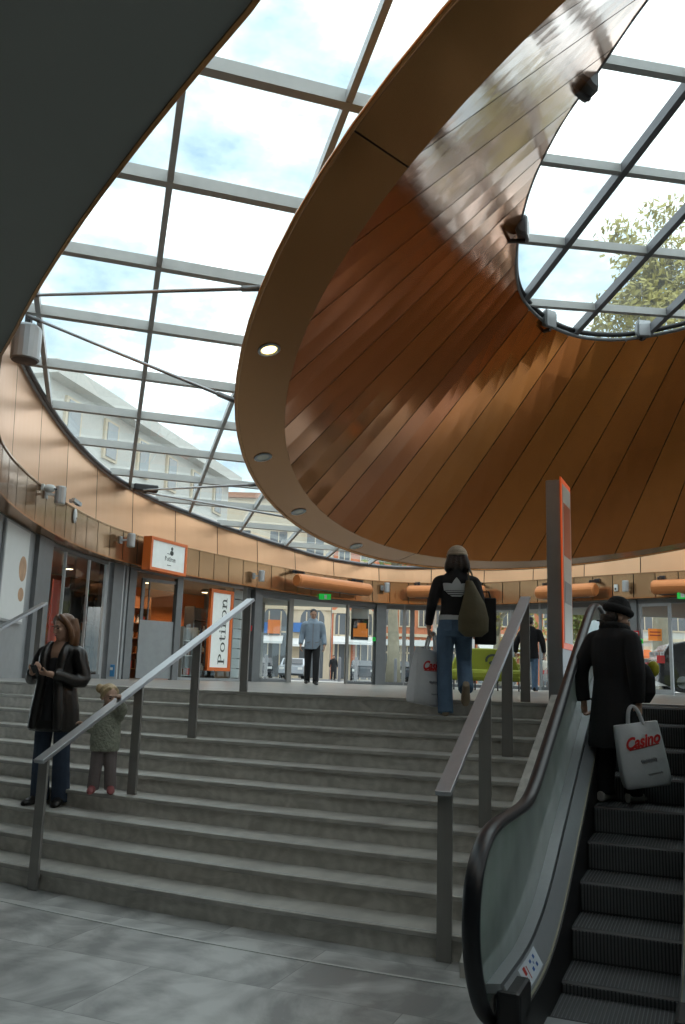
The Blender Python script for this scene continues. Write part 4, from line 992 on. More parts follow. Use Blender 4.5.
def word(text, xh):
    """polygons of a word, and its length; xh is the height of a lower-case letter"""
    x = 0; out = []
    for ch in text:
        wd, polys = GL_[ch]
        for p in polys: out.append([((x + a) * xh, b * xh) for a, b in p])
        x += wd + .04
    return out, x * xh
def letters(polys, place, depth):
    b = MB()
    for p in polys: b.extrude([place(a, c, 0) for a, c in p], place(0, 0, depth) - place(0, 0, 0))
    return b
# tall vertical sign in the shop window
pa, na = hit(FRONT, 202.5); pb2, _ = hit(FRONT, 225.5); dd = V((pb2.x - pa.x, pb2.y - pa.y, 0)); SWd = dd.length; dd.normalize(); nn = V((dd.y, -dd.x, 0)); nn = nn if nn.dot(na) > 0 else -nn
cx_ = (pa + pb2) / 2 + nn * .10
zt_, zb_ = z_at(219, 590, cx_), z_at(219, 671, cx_); HS = zt_ - zb_
yaw_ = atan2(dd.y, dd.x)
t = thing('hanging_sign', 'tall vertical shop sign in an orange frame with dark letters', 'shop sign', (cx_.x, cx_.y, zb_), yaw_)
MB().box((0, 0, HS / 2), (SWd * .80, .04, HS - .1)).build('board', 'sign_white', t)
for sx in (-1, 1): MB().box((sx * (SWd / 2 - .045), -.01, HS / 2), (.09, .08, HS)).build('frame_side', 'orange', t)
for z in (.045, HS - .045): MB().box((0, -.012, z), (SWd, .08, .09)).build('frame_end', 'orange', t)
polys, ln = word('Potiron', 1.0); k_ = HS * .83 / ln
letters(polys, lambda a, c, e: V((.24 * SWd * 1 - c * k_ * 0.62, -.022 - e, HS * .085 + a * k_)), .006).build('lettering', 'letter_dark', t)
MB().bar((0, .0, HS), (0, .0, ZH - zb_ - .02), .03, .03).build('hanger', 'fixture_grey', t)
# light box over the shop door
pa, na = on_ring(136, 552); pb2, _ = on_ring(174, 557); dd = V((pb2.x - pa.x, pb2.y - pa.y, 0)); W_ = dd.length; dd.normalize(); nn = V((dd.y, -dd.x, 0)); nn = nn if nn.dot(na) > 0 else -nn
c_ = (V((pa.x, pa.y, 0)) + V((pb2.x, pb2.y, 0))) / 2 + nn * .34
zt_, zb_ = z_at(164, 540.5, c_), z_at(164, 573, c_); HH = zt_ - zb_
t = thing('light_box_sign', 'orange light box with a white face and small black figure above the open shop door', 'shop sign', (c_.x, c_.y, (zt_ + zb_) / 2), atan2(dd.y, dd.x))
W_ *= .97
MB().box((0, .08, 0), (W_, .18, HH)).build('box', 'orange', t)
MB().box((0, -.02, 0), (W_ - .12, .03, HH - .12)).build('lit_face', 'sign_white', t)
for sx in (-1, 1): MB().box((sx * (W_ / 2 - .035), -.03, 0), (.07, .06, HH)).build('rim', 'orange', t)
for sz in (-1, 1): MB().box((0, -.03, sz * (HH / 2 - .035)), (W_, .058, .07)).build('rim', 'orange', t)
polys, ln = word('Potiron', 1.0); k_ = W_ * .30 / ln
letters(polys, lambda a, c, e: V((-W_ * .10 + a * k_, -.036 - e, -.10 + c * k_)), .004).build('lettering', 'letter_dark', t)
fg = MB(); fg.ell((.12, -.038, .10), (.075, .006, .06), n=10, m=6); fg.ell((.12, -.038, .20), (.045, .006, .045), n=10, m=6); fg.box((.0, -.038, .07), (.12, .006, .012)); fg.box((.04, -.038, -.20), (.16, .006, .014))
fg.build('black_figure', 'letter_dark', t)
# poster on the left wall panel
pp, n = hit(FRONT, 5, 570); d_ = V((-n.y, n.x, 0)); 
pA, pB = hx(-14), hx(12.5); cc = (pA + pB) / 2 + n * .06; dd = (pB - pA); PW = dd.length; dd.normalize()
zt_, zb_ = z_at(6, 524, cc), z_at(6, 622, cc)
t = thing('wall_poster', 'white framed poster on the wall at the left edge of the picture', 'poster', (cc.x, cc.y, (zt_ + zb_) / 2), atan2(dd.y, dd.x))
MB().box((0, 0, 0), (PW, .04, zt_ - zb_)).build('frame', 'fixture_grey', t)
pg = MB().box((0, -.022, 0), (PW - .08, .01, zt_ - zb_ - .08)).build('sheet', 'white', t)
mat('tan_print', (.50, .30, .18), .6, var=.4); mat('screen_orange', (.75, .22, .04), .4, emit=(.8, .25, .04), estr=.3)
q = MB(); q.ell((PW * .28, -.028, .12), (PW * .16, .004, .22)); q.ell((PW * .30, -.028, -.32), (PW * .12, .004, .12)); q.build('picture', 'tan_print', pg)
# advertising screens on the doors
def advert(label, x0, x1, y0, y1, dep, parts):
    d = hx((x0 + x1) / 2).y - dep; a, b = atd(x0, y1, d), atd(x1, y0, d); w_, h = b.x - a.x, b.z - a.z
    t = thing('door_poster', label, 'poster', ((a.x + b.x) / 2, d, (a.z + b.z) / 2))
    bd = MB().box((0, 0, 0), (w_, .02, h)).build('sheet', parts[0], t)
    for i, (fx, fz, fw, fh, m_) in enumerate(parts[1:]): MB().box((fx * w_, -.012 - .002 * i, fz * h), (fw * w_, .006, fh * h)).build('print', m_, bd)
advert('white, black and orange advert hanging behind the right entrance leaf', 350.5, 369, 606, 640, -.12, ['white', (0, -.18, .98, .60, 'black'), (.05, -.28, .82, .24, 'screen_orange'), (.12, -.08, .5, .16, 'screen_orange')])
advert('black advert with an orange and white motif above the green sofa', 449.5, 462, 609.5, 623, .10, ['black', (-.2, .25, .4, .3, 'screen_orange'), (.1, -.15, .55, .30, 'white'), (.25, .12, .22, .3, 'white')])
t_ = None
advert('orange square notice on the right glass door', 648.5, 661.5, 629, 640.5, .06, ['screen_orange', (0, .22, .8, .10, 'goods_red'), (0, -.05, .8, .10, 'goods_red')])
for i, (px, nm) in enumerate(((651.5, 'left'), (656.5, 'middle'), (662, 'right'))):
    advert('small white sticker under the orange notice, %s of three' % nm, px - 1.9, px + 1.9, 652, 656.5, .06, ['white', (0, .1, .6, .5, 'fixture_grey')])
advert('small red arrow sticker low on the right glass door', 657, 664.5, 655.5, 663, .09, ['red_button', (.2, 0, .4, .5, 'goods_red')])
# ---------------- downlights in the funnel rim
def on_rim(x, y):
    v = ray(x, y); t = (RC - EYE).dot(nrm) / v.dot(nrm); return EYE + v * t
for lab, x, y, lit in (('round downlight glowing yellow on the left of the funnel rim', 269, 349.5, 1), ('unlit round downlight below the glowing one on the funnel rim', 263, 457, 0), ('unlit round downlight on the lower left bend of the funnel rim', 298.5, 511.5, 0), ('unlit round downlight near the lowest part of the funnel rim', 356, 546, 0)):
    p = on_rim(x, y); t = thing('downlight', lab, 'lamp', p, 0, 'downlights in the funnel rim'); t.rotation_euler = nrm.to_track_quat('Z', 'Y').to_euler()
    MB().lathe([(.11, .0), (.118, -.010), (.092, -.016), (.08, .0), (.075, .03)], n=20).build('trim_ring', 'fixture_grey', t)
    MB().lathe([(.08, -.004), (.045, -.007), (0, -.008)], n=16).build('lens', 'lens_lit' if lit else 'lens', t)
# ---------------- flood lamps on the edge of the skylight opening
for lab, x, y in (('dark half-round lamp on the upper edge of the funnel skylight', 591, 88), ('grey half-round lamp on the left edge of the funnel skylight', 527, 231), ('grey half-round lamp at the lower left of the funnel skylight', 551, 321), ('grey half-round lamp at the bottom edge of the funnel skylight', 644.5, 330)):
    v = ray(x, y); best = min(OP, key=lambda p: (p - EYE).normalized().angle(v)); ctr = V((6.4, 10.8, best.z)); inw = V((ctr.x - best.x, ctr.y - best.y, 0)).normalized()
    kk = (best - EYE).length / v.length; p = EYE + v * kk * .995
    t = thing('skylight_lamp', lab, 'lamp', p, atan2(inw.y, inw.x) - pi / 2, 'lamps on the edge of the funnel skylight')
    b = MB(); R_ = .17
    b.ring([[V((s_, r_ * R_ * cos(a), r_ * R_ * sin(a) + .04)) for a in [pi * .5 + pi * j / 12 for j in range(13)]] for s_, r_ in ((-.15, .7), (-.12, 1), (.12, 1), (.15, .7))]); b.build('reflector_housing', 'frame_grey', t)
    MB().box((0, .01, .04), (.22, .02, .30)).build('front_glass', 'fixture_grey', t)
    MB().bar((0, -.02, -.16), (best - p).to_3d() * .0 + V((0, -.30, -.12)), .05, .05).build('bracket', 'fixture_dark', t)
# ---------------- tie rods and the lamp at the roof edge
def rod(lab, p, q, r=.021):
    t = thing('tie_rod', lab, 'tie rod', p, 0, 'steel tie rods holding the funnel'); d = q - p
    MB().tube([V((0, 0, 0)), d], r, 8).build('bar', 'steel', t, smooth=True); dn = d.normalized()
    MB().tube([dn * .02, dn * .30], r * 1.45, 8).build('turnbuckle', 'frame_grey', t, smooth=True)
    MB().tube([d - dn * .35, d - dn * .02], r * 1.45, 8).build('end_fork', 'frame_grey', t, smooth=True)
def glass_pt(x, y, dz=-.12):
    v = ray(x, y); k = 6.1 / (v.z + .09 * v.y - .03 * v.x); p = EYE + v * k; p.z += dz; return p
rod('upper steel tie rod running level to the funnel rim below the clouds', glass_pt(29, 287), on_rim(262.5, 291) + V((.03, 0, .03)))
rod('steel tie rod slanting down to the left of the funnel rim', glass_pt(29, 308), on_rim(236.5, 405) + V((.03, 0, .03)))
rod('thin steel tie rod near the far end of the glass roof, level', glass_pt(142, 485), on_rim(255, 486.5) + V((.03, 0, .03)), .019)
rod('thin steel tie rod near the far end of the glass roof, slanting', glass_pt(143, 487), on_rim(292, 520) + V((.03, 0, .03)), .019)
gp_ = glass_pt(29, 318); t = thing('roof_floodlight', 'grey drum floodlight hanging where glass roof and dark ceiling meet', 'floodlight', gp_, 0)
hgt = abs(z_at(28, 318, gp_) - z_at(28, 352, gp_))
MB().lathe([(.17, -hgt - .02), (.20, -hgt), (.20, -.05), (.15, .0)], n=18).build('drum', 'fixture_grey', t, smooth=False); MB().lathe([(.18, -hgt - .022), (0, -hgt - .03)], n=18).build('lens', 'fixture_dark', t); MB().box((0, 0, .08), (.08, .08, .2)).build('bracket', 'fixture_dark', t)
p = glass_pt(146, 484, -.10); t = thing('rod_anchor', 'dark anchor block where two thin rods meet the roof edge', 'anchor', p, 0)
MB().box((0, 0, 0), (.55, .22, .16), .4).build('block', 'fixture_dark', t, bevel=.03); MB().box((-.25, 0, .02), (.2, .3, .1), .4).build('plate', 'fixture_grey', t)
# ---------------- green sofa
mat('lime_fabric', (.30, .33, .025), .65, var=.08, bump=.15, bscale=60)
dS = 19.5; a, b = atd(450, 688.2, dS), atd(521, 689.5, dS); SW = b.x - a.x
t = thing('lime_sofa', 'lime green sofa with a black emblem on its back, seen past the rail', 'sofa', ((a.x + b.x) / 2, dS, UF), .04)
SHt = .93
bk_ = MB(); n_ = 16; prof = []
for i in range(n_ + 1):
    u = -1 + 2 * i / n_; prof.append((u * SW / 2, .42 + .50 * (1 - abs(u) ** 3.2) ** .6))
bk_.extrude([V((-SW / 2, -.02, .22))] + [V((x, -.02, z)) for x, z in prof] + [V((SW / 2, -.02, .22))], (0, .16, 0)); bk_.build('backrest', 'lime_fabric', t, bevel=.04)
MB().box((0, .42, .34), (SW, .70, .22)).build('seat', 'lime_fabric', t, bevel=.05)
MB().box((0, -.12, .33), (SW * 1.0, .20, .25)).build('bolster', 'lime_fabric', t, bevel=.08)
for sx in (-1, 1):
    MB().box((sx * (SW / 2 - .05), .40, .46), (.12, .74, .30)).build('armrest', 'lime_fabric', t, bevel=.05)
for sx in (-.46, -.16, .16, .46):
    for sy in (-.10, .68): MB().tube([V((sx * SW, sy, .0)), V((sx * SW, sy, .24))], .018, 6).build('leg', 'fixture_dark', t)
em = MB(); 
for pl in arcband(SW * .10, .66, .17, .14, .05, .05, -.4, pi * 1.1, 10): em.extrude([V((x, -.03, z)) for x, z in pl], (0, -.008, 0))
em.ell((SW * .10 + .02, -.034, .60), (.11, .008, .05)); em.build('black_emblem', 'letter_dark', t)
from mathutils.bvhtree import BVHTree
# ================================================================== PEOPLE
mat('skin', (.50, .29, .20), .5, var=.06); mat('skin_light', (.58, .36, .26), .5, var=.06); mat('skin_dark', (.34, .19, .12), .5, var=.06)
mat('leather', (.016, .014, .013), .30, var=.3, bump=.25, bscale=22); mat('black_cloth', (.010, .010, .012), .85, var=.3, bump=.15, bscale=60)
mat('black_knit', (.012, .012, .013), .95, bump=.6, bscale=90); mat('denim_dark', (.030, .045, .075), .85, var=.3, scale=12, bump=.1)
mat('denim', (.12, .19, .29), .85, var=.35, scale=9, bump=.15); mat('blue_grey', (.25, .31, .38), .7, var=.12, scale=12, bump=.3, bscale=18)
mat('hair_auburn', (.15, .062, .022), .45, var=.4, scale=14, stretch=(1, 1, .3), bump=.4, bscale=60); mat('hair_black', (.010, .008, .008), .4, var=.3, bump=.4, bscale=70)
mat('hair_blond', (.50, .36, .20), .5, var=.3, scale=18, bump=.4, bscale=60); mat('beige_wool', (.66, .52, .38), .9, var=.12, scale=20, bump=.5, bscale=90)
mat('fur_grey', (.32, .33, .26), .95, var=.45, scale=26, bump=.9, bscale=45); mat('mauve_cloth', (.20, .165, .16), .85, var=.2, bump=.2)
mat('pink_shoe', (.34, .10, .10), .5); mat('tan_shoe', (.36, .27, .18), .6); mat('white_shoe', (.60, .57, .52), .5, var=.12); mat('dark_eye', (.02, .015, .012), .3); mat('lip', (.38, .13, .11), .5)
mat('olive_bag', (.13, .105, .055), .7, var=.2, bump=.3, bscale=20); mat('bag_white', (.66, .65, .66), .45, var=.07, scale=8, bump=.5, bscale=9); mat('bag_red', (.60, .02, .02), .5); mat('bag_grey_print', (.22, .22, .24), .6)
mat('yellow_cloth', (.65, .58, .04), .6); mat('green_print', (.03, .30, .10), .5); mat('grey_coat', (.50, .45, .38), .8); mat('shirt_white', (.62, .62, .62), .8)
glass_mat('green_film', (.62, .72, .64), .05, dirt_sheen=.35, rough=.2)

def sculpt(b, name, m, vox, sm=3, parent=None):
    """many closed shapes melted into one continuous surface"""
    me = bpy.data.meshes.new('raw'); me.from_pydata([tuple(v) for v in b.v], [], b.f)
    bm = bmesh.new(); bm.from_mesh(me); bmesh.ops.recalc_face_normals(bm, faces=bm.faces); bm.to_mesh(me); bm.free()
    t = bpy.data.objects.new('raw', me); C.objects.link(t)
    md = t.modifiers.new('r', 'REMESH'); md.mode = 'VOXEL'; md.voxel_size = vox
    if sm: s = t.modifiers.new('s', 'SMOOTH'); s.factor = .5; s.iterations = sm
    dg = bpy.context.evaluated_depsgraph_get(); dg.update()
    out = bpy.data.meshes.new_from_object(t.evaluated_get(dg)); out.name = name
    bpy.data.objects.remove(t); bpy.data.meshes.remove(me)
    out.materials.clear(); out.materials.append(MAT[m])
    for p in out.polygons: p.use_smooth = True
    o = bpy.data.objects.new(name, out); C.objects.link(o)
    if parent is not None: o.parent = parent
    return o
def torso(b, secs, n=18):
    b.ring([[V((cx + rx * cos(2 * pi * j / n), cy + ry * sin(2 * pi * j / n), z)) for j in range(n)] for z, rx, ry, cx, cy in secs])
def limb(b, pts, rs, n=10):
    P = spline(pts, 4, closed=False) if len(pts) > 2 else [V(p) for p in pts]
    R_ = []
    m = len(pts) - 1
    for i in range(len(P)):
        f = i / (len(P) - 1) * m; k = min(int(f), m - 1); R_.append(rs[k] + (rs[k + 1] - rs[k]) * (f - k))
    b.tube(P, R_, n)
def sleeve(b, s, e, w, r0, r1, r2):
    inw = V((-s.x, 0, 0)).normalized(); b.ell(s + inw * .035 + V((0, 0, -.012)), (r0 * 1.02, r0, r0 * .92), None, 12, 8)
    limb(b, [s + inw * .07 + V((0, 0, .01)), s + V((0, 0, -.02)), s.lerp(e, .35), e, w], [r0 * .7, r0 * .92, r0 * .97, r1, r2])
def hand(b, w, d, n, sg, curl=.5, k=1.0):
    """palm, four unequal bent fingers and a thumb; d points along the fingers, n out of the palm, sg the thumb side"""
    w = V(w); d = V(d).normalized(); n = V(n); n = (n - d * n.dot(d)).normalized(); s = d.cross(n) * sg
    M = Matrix((s, n, d)).transposed()
    b.ell(w + d * .045 * k, (.040 * k, .017 * k, .052 * k), M, 12, 8)
    b.tube([w - d * .03 * k, w + d * .02 * k], [.026 * k, .028 * k], 8)
    for i, (o, L_) in enumerate(((.029, .070), (.010, .080), (-.010, .074), (-.028, .058))):
        p0 = w + d * .080 * k + s * o * k; c = curl * (1 + .12 * i)
        d1 = d * cos(c * .7) + n * sin(c * .7); d2 = d * cos(c * 1.6) + n * sin(c * 1.6); d3 = d * cos(c * 2.3) + n * sin(c * 2.3)
        p1 = p0 + d1 * L_ * .45 * k; p2 = p1 + d2 * L_ * .32 * k; p3 = p2 + d3 * L_ * .25 * k
        b.tube([p0 - d * .02 * k, p0, p1, p2, p3], [.010 * k, .0098 * k, .0092 * k, .0085 * k, .007 * k], 8)
    t0 = w + d * .022 * k + s * .030 * k; t1 = t0 + (d * .55 + s * .75 + n * .35).normalized() * .036 * k; t2 = t1 + (d * .85 + s * .2 + n * (.3 + curl * .5)).normalized() * .030 * k
    b.tube([t0 - s * .015 * k, t0, t1, t2], [.013 * k, .0125 * k, .0105 * k, .008 * k], 8)
def head(b, c, rot, k=1.0):
    f = lambda x, y, z: c + rot @ (V((x, y, z)) * k)
    b.ell(f(0, .012, .030), (.074 * k, .092 * k, .088 * k), rot, 16, 12)          # skull
    b.ell(f(0, -.022, -.028), (.058 * k, .066 * k, .082 * k), rot, 14, 10)       # face
    b.ell(f(0, -.052, -.090), (.028 * k, .026 * k, .022 * k), rot, 10, 8)        # chin
    b.ell(f(0, -.094, -.022), (.0105 * k, .018 * k, .026 * k), rot, 10, 8)       # nose
    b.ell(f(0, -.106, -.036), (.014 * k, .012 * k, .010 * k), rot, 8, 6)
    b.ell(f(0, -.074, .022), (.050 * k, .016 * k, .012 * k), rot, 10, 6)         # brow
    for s in (-1, 1):
        b.ell(f(s * .034, -.064, -.028), (.022 * k, .020 * k, .022 * k), rot, 8, 6)
        b.ell(f(s * .074, .012, -.012), (.010 * k, .020 * k, .032 * k), rot, 8, 6)  # ear
    b.ell(f(0, -.078, -.062), (.024 * k, .012 * k, .007 * k), rot, 8, 6)
def face(par, c, rot, k=1.0, lips='lip'):
    f = lambda x, y, z: c + rot @ (V((x, y, z)) * k)
    e = MB(); 
    for s in (-1, 1): e.ell(f(s * .031, -.0805, -.003), (.012 * k, .007 * k, .007 * k), rot, 10, 6)
    e.build('eyes', 'dark_eye', par, smooth=True)
    e = MB()
    for s in (-1, 1): e.ell(f(s * .032, -.086, .020), (.019 * k, .007 * k, .0045 * k), rot, 8, 6)
    e.build('eyebrows', 'dark_eye', par, smooth=True)
    MB().ell(f(0, -.089, -.064), (.022 * k, .007 * k, .0075 * k), rot, 10, 6).build('lips', lips, par, smooth=True)
def RX(yaw=0, pitch=0, roll=0): return Matrix.Rotation(yaw, 3, 'Z') @ Matrix.Rotation(pitch, 3, 'X') @ Matrix.Rotation(roll, 3, 'Y')
def foot(b, a, yaw, L_=.25, w_=.045, h=.05, pitch=0.0):
    """shoe-shaped foot from the ankle a; yaw 0 points to -y; pitch lifts the heel"""
    M = RX(yaw, pitch); a = V(a)
    secs = [(.065, .030, .045), (.03, .036, .055), (-.04, .038, .05), (-.10, .044, .036), (-.15, .043, .028), (-.185, .025, .018)]
    s_ = L_ / .25; base = V((0, 0, -h))
    rings = []
    for y, hw, hh in secs:
        rings.append([a + M @ (V((hw * w_ / .045 * cos(2 * pi * j / 10), y * s_, max(-h, -h + hh + hh * sin(2 * pi * j / 10))))) for j in range(10)])
    b.ring(rings)
def finish(body, name, label, loc, yaw, cat='person', group=None):
    body.name = name; body.location = loc; body.rotation_euler = (0, 0, yaw); return tag(body, label, cat, group)
def W(o_loc, yaw, p): return V(o_loc) + Matrix.Rotation(yaw, 3, 'Z') @ V(p)

# ---- woman in a leather coat with her phone ----------------------------------------------
L1 = at(46.5, 805, UF - 7 * RISE); L1.y += .03; h1 = z_at(62, 614, L1) - L1.z; k1 = h1 / 1.70
yaw1 = radians(-14)
b = MB(); HC = V((.02, -.03, 1.575)); HR = RX(radians(-24), radians(9), radians(-5))
head(b, HC, HR); b.tube([V((.01, .02, 1.38)), V((.015, 0, 1.50))], [.062, .054], 12)
torso(b, [(.86, .15, .10, 0, 0), (.98, .155, .105, 0, 0), (1.10, .125, .09, 0, 0), (1.25, .13, .09, 0, 0), (1.34, .115, .100, 0, -.005), (1.40, .10, .085, 0, .0), (1.46, .06, .055, 0, .01)])
SHL, SHR = V((.175, .01, 1.36)), V((-.175, .01, 1.36)); ELL_, ELR = V((.255, -.02, 1.09)), V((-.245, -.05, 1.10)); WRL, WRR = V((.045, -.235, 1.15)), V((-.125, -.235, 1.165))
limb(b, [SHL, ELL_, WRL], [.048, .040, .026]); limb(b, [SHR, ELR, WRR], [.048, .040, .026])
hand(b, WRL, V((-.9, -.35, .10)), V((-.2, .3, .9)), -1, .75); hand(b, WRR, V((.65, -.5, .25)), V((.2, .3, .9)), 1, .85)
for s in (-1, 1):
    limb(b, [V((s * .085, 0, .90)), V((s * .10, -.015, .48)), V((s * .105 + .01, .02, .09))], [.085, .058, .042]); foot(b, V((s * .105 + .01, .02, .075)), radians(14 * s), h=.075)
A = sculpt(b, 'person', 'skin', .0075, 2)
face(A, HC, HR)
c = MB(); torso(c, [(.64, .250, .160, -.01, .01), (.66, .248, .165, -.01, .01), (.82, .215, .15, 0, .01), (.98, .185, .135, 0, .01), (1.10, .160, .112, 0, .01), (1.25, .175, .108, 0, .015), (1.34, .18, .10, 0, .02), (1.39, .14, .075, 0, .03), (1.43, .10, .06, 0, .035)])
sleeve(c, SHL, ELL_, WRL + V((.03, .02, 0)), .076, .062, .046); sleeve(c, SHR, ELR, WRR + V((-.02, .02, 0)), .076, .062, .046)
for s in (-1, 1): limb(c, [V((s * .085, -.02, 1.43)), V((s * .095, -.115, 1.32)), V((s * .085, -.145, 1.10)), V((s * .11, -.160, .85)), V((s * .13, -.165, .66))], [.035, .045, .042, .045, .04])
sculpt(c, 'leather_coat', 'leather', .012, 2, A)
c = MB(); torso(c, [(.74, .12, .165, 0, .0), (1.0, .105, .148, 0, 0), (1.22, .095, .128, 0, 0), (1.285, .085, .115, 0, .0), (1.305, .07, .10, 0, .01)]); sculpt(c, 'black_top', 'black_cloth', .010, 2, A)
c = MB(); torso(c, [(.76, .155, .115, 0, 0), (.95, .16, .115, 0, 0)])
for s in (-1, 1): limb(c, [V((s * .085, 0, .90)), V((s * .10, -.015, .48)), V((s * .105 + .01, .015, .03))], [.098, .075, .088])
sculpt(c, 'jeans', 'denim_dark', .011, 2, A)
c = MB()
for s in (-1, 1): foot(c, V((s * .105 + .01, .02, .08)), radians(14 * s), .27, .050, .08)
sculpt(c, 'shoes', 'leather', .008, 1, A)
c = MB(); f = lambda x, y, z: HC + HR @ V((x, y, z))
c.ell(f(0, .024, .050), (.083, .098, .080), HR, 14, 10)
for s in (-1, 1):
    limb(c, [f(s * .015, -.035, .118), f(s * .066, -.035, .075), f(s * .085, -.005, .0), f(s * .092, .01, -.09), f(s * .085, -.005, -.17)], [.018, .024, .030, .034, .016])
    limb(c, [f(s * .05, .07, .06), f(s * .080, .06, -.06), f(s * .085, .05, -.20)], [.05, .050, .022])
limb(c, [f(0, .09, .05), f(0, .10, -.06), f(0, .085, -.20)], [.06, .062, .030]); sculpt(c, 'hair', 'hair_auburn', .009, 2, A)
finish(A, 'person', 'person in a long black leather coat standing on the steps with a phone', L1, yaw1); A.scale = (k1,) * 3
pm = V((-.05, -.325, 1.19)); ph_loc = W(L1, yaw1, pm * k1)
t = thing('mobile_phone', 'small black phone held in both hands by the person in the leather coat', 'phone', ph_loc, yaw1 + .25)
MB().box((0, 0, 0), (.055, .018, .11)).build('casing', 'black', t, bevel=.004); MB().box((0, .0095, .01), (.045, .002, .08)).build('screen', 'window_dark', t); t.rotation_euler = (radians(55), 0, yaw1 + .2)

# ---- toddler -------------------------------------------------------------------------------
L2 = at(101, 793.5, UF - 6 * RISE); h2 = z_at(109, 684, L2) - L2.z; k2 = h2 / .96; yaw2 = radians(10)
b = MB(); HC = V((.01, -.01, .845)); HR = RX(radians(30), radians(8), 0); hk = .90
head(b, HC, HR, hk); b.tube([V((0, 0, .70)), V((0, 0, .78))], [.045, .042], 10)
torso(b, [(.40, .09, .075, 0, 0), (.50, .095, .08, 0, 0), (.62, .10, .075, 0, 0), (.70, .09, .06, 0, 0), (.73, .045, .04, 0, 0)])
fr_ = min((abs((lambda q: 342.5 + FPX * q.dot(_R) / q.dot(_F))(LA.lerp(LB, i / 200) + V((0, 0, lz0 + (lz1 - lz0) * i / 200)) - EYE - V((0, 0, (LA.z + (LB.z - LA.z) * i / 200)))) - 119), i / 200) for i in range(200))[1]
gr = LA.lerp(LB, fr_); gr = V((gr.x, gr.y, lz0 + (lz1 - lz0) * fr_ + .02))
gl_ = Matrix.Rotation(-yaw2, 3, 'Z') @ ((gr - L2) / k2)
sL, sR = V((.095, 0, .68)), V((-.095, 0, .68)); eR = V((-.135, -.03, .57)); wR = V((-.185, -.09, .60))
wL = sL + (gl_ - sL).normalized() * min(.30, (gl_ - sL).length); eL = (sL + wL) / 2 + V((.035, .02, -.02))
print('toddler reach', (gl_ - sL).length, gl_)
limb(b, [sL, eL, wL], [.032, .027, .020]); limb(b, [sR, eR, wR], [.032, .027, .020])
hand(b, wL, (gl_ - sL).normalized() + V((0, 0, .15)), V((0, -.3, -1)), -1, .9, .62); hand(b, wR, V((-.7, -.4, .35)), V((0, -.5, -.8)), 1, .5, .62)
for s in (-1, 1):
    limb(b, [V((s * .05, 0, .42)), V((s * .062, -.01, .23)), V((s * .075, .01, .05))], [.052, .040, .030]); foot(b, V((s * .075, .01, .04)), radians(8 * s), .14, .032, .04)
B_ = sculpt(b, 'person', 'skin_light', .0065, 2); face(B_, HC, HR, hk)
c = MB(); torso(c, [(.37, .128, .112, 0, 0), (.46, .135, .118, 0, 0), (.60, .128, .108, 0, 0), (.68, .115, .09, 0, 0), (.735, .065, .06, 0, 0)]); sleeve(c, sL, eL, wL + V((0, .01, -.03)), .056, .050, .040); sleeve(c, sR, eR, wR + V((.02, .02, -.01)), .056, .050, .040)
sculpt(c, 'fluffy_coat', 'fur_grey', .010, 2, B_)
c = MB(); torso(c, [(.36, .10, .085, 0, 0), (.44, .10, .085, 0, 0)])
for s in (-1, 1): limb(c, [V((s * .05, 0, .42)), V((s * .062, -.01, .23)), V((s * .075, .01, .035))], [.068, .056, .055])
sculpt(c, 'trousers', 'mauve_cloth', .009, 2, B_)
c = MB()
for s in (-1, 1): foot(c, V((s * .075, .01, .045)), radians(8 * s), .155, .038, .045)
sculpt(c, 'shoes', 'pink_shoe', .007, 1, B_)
c = MB(); f = lambda x, y, z: HC + HR @ (V((x, y, z)) * hk)
c.ell(f(0, .030, .045), (.079, .088, .080), HR, 14, 10)
for s in (-1, 1): limb(c, [f(s * .02, -.045, .105), f(s * .066, -.015, .055), f(s * .072, .03, -.02)], [.016, .020, .020])
c.ell(f(-.02, .115, .06), (.040, .045, .045), HR); c.ell(f(-.075, .10, .07), (.036, .036, .042), HR); sculpt(c, 'hair', 'hair_blond', .008, 2, B_)
finish(B_, 'person', 'person, a small child in a fluffy grey-green coat holding the sloping handrail', L2, yaw2); B_.scale = (k2,) * 3

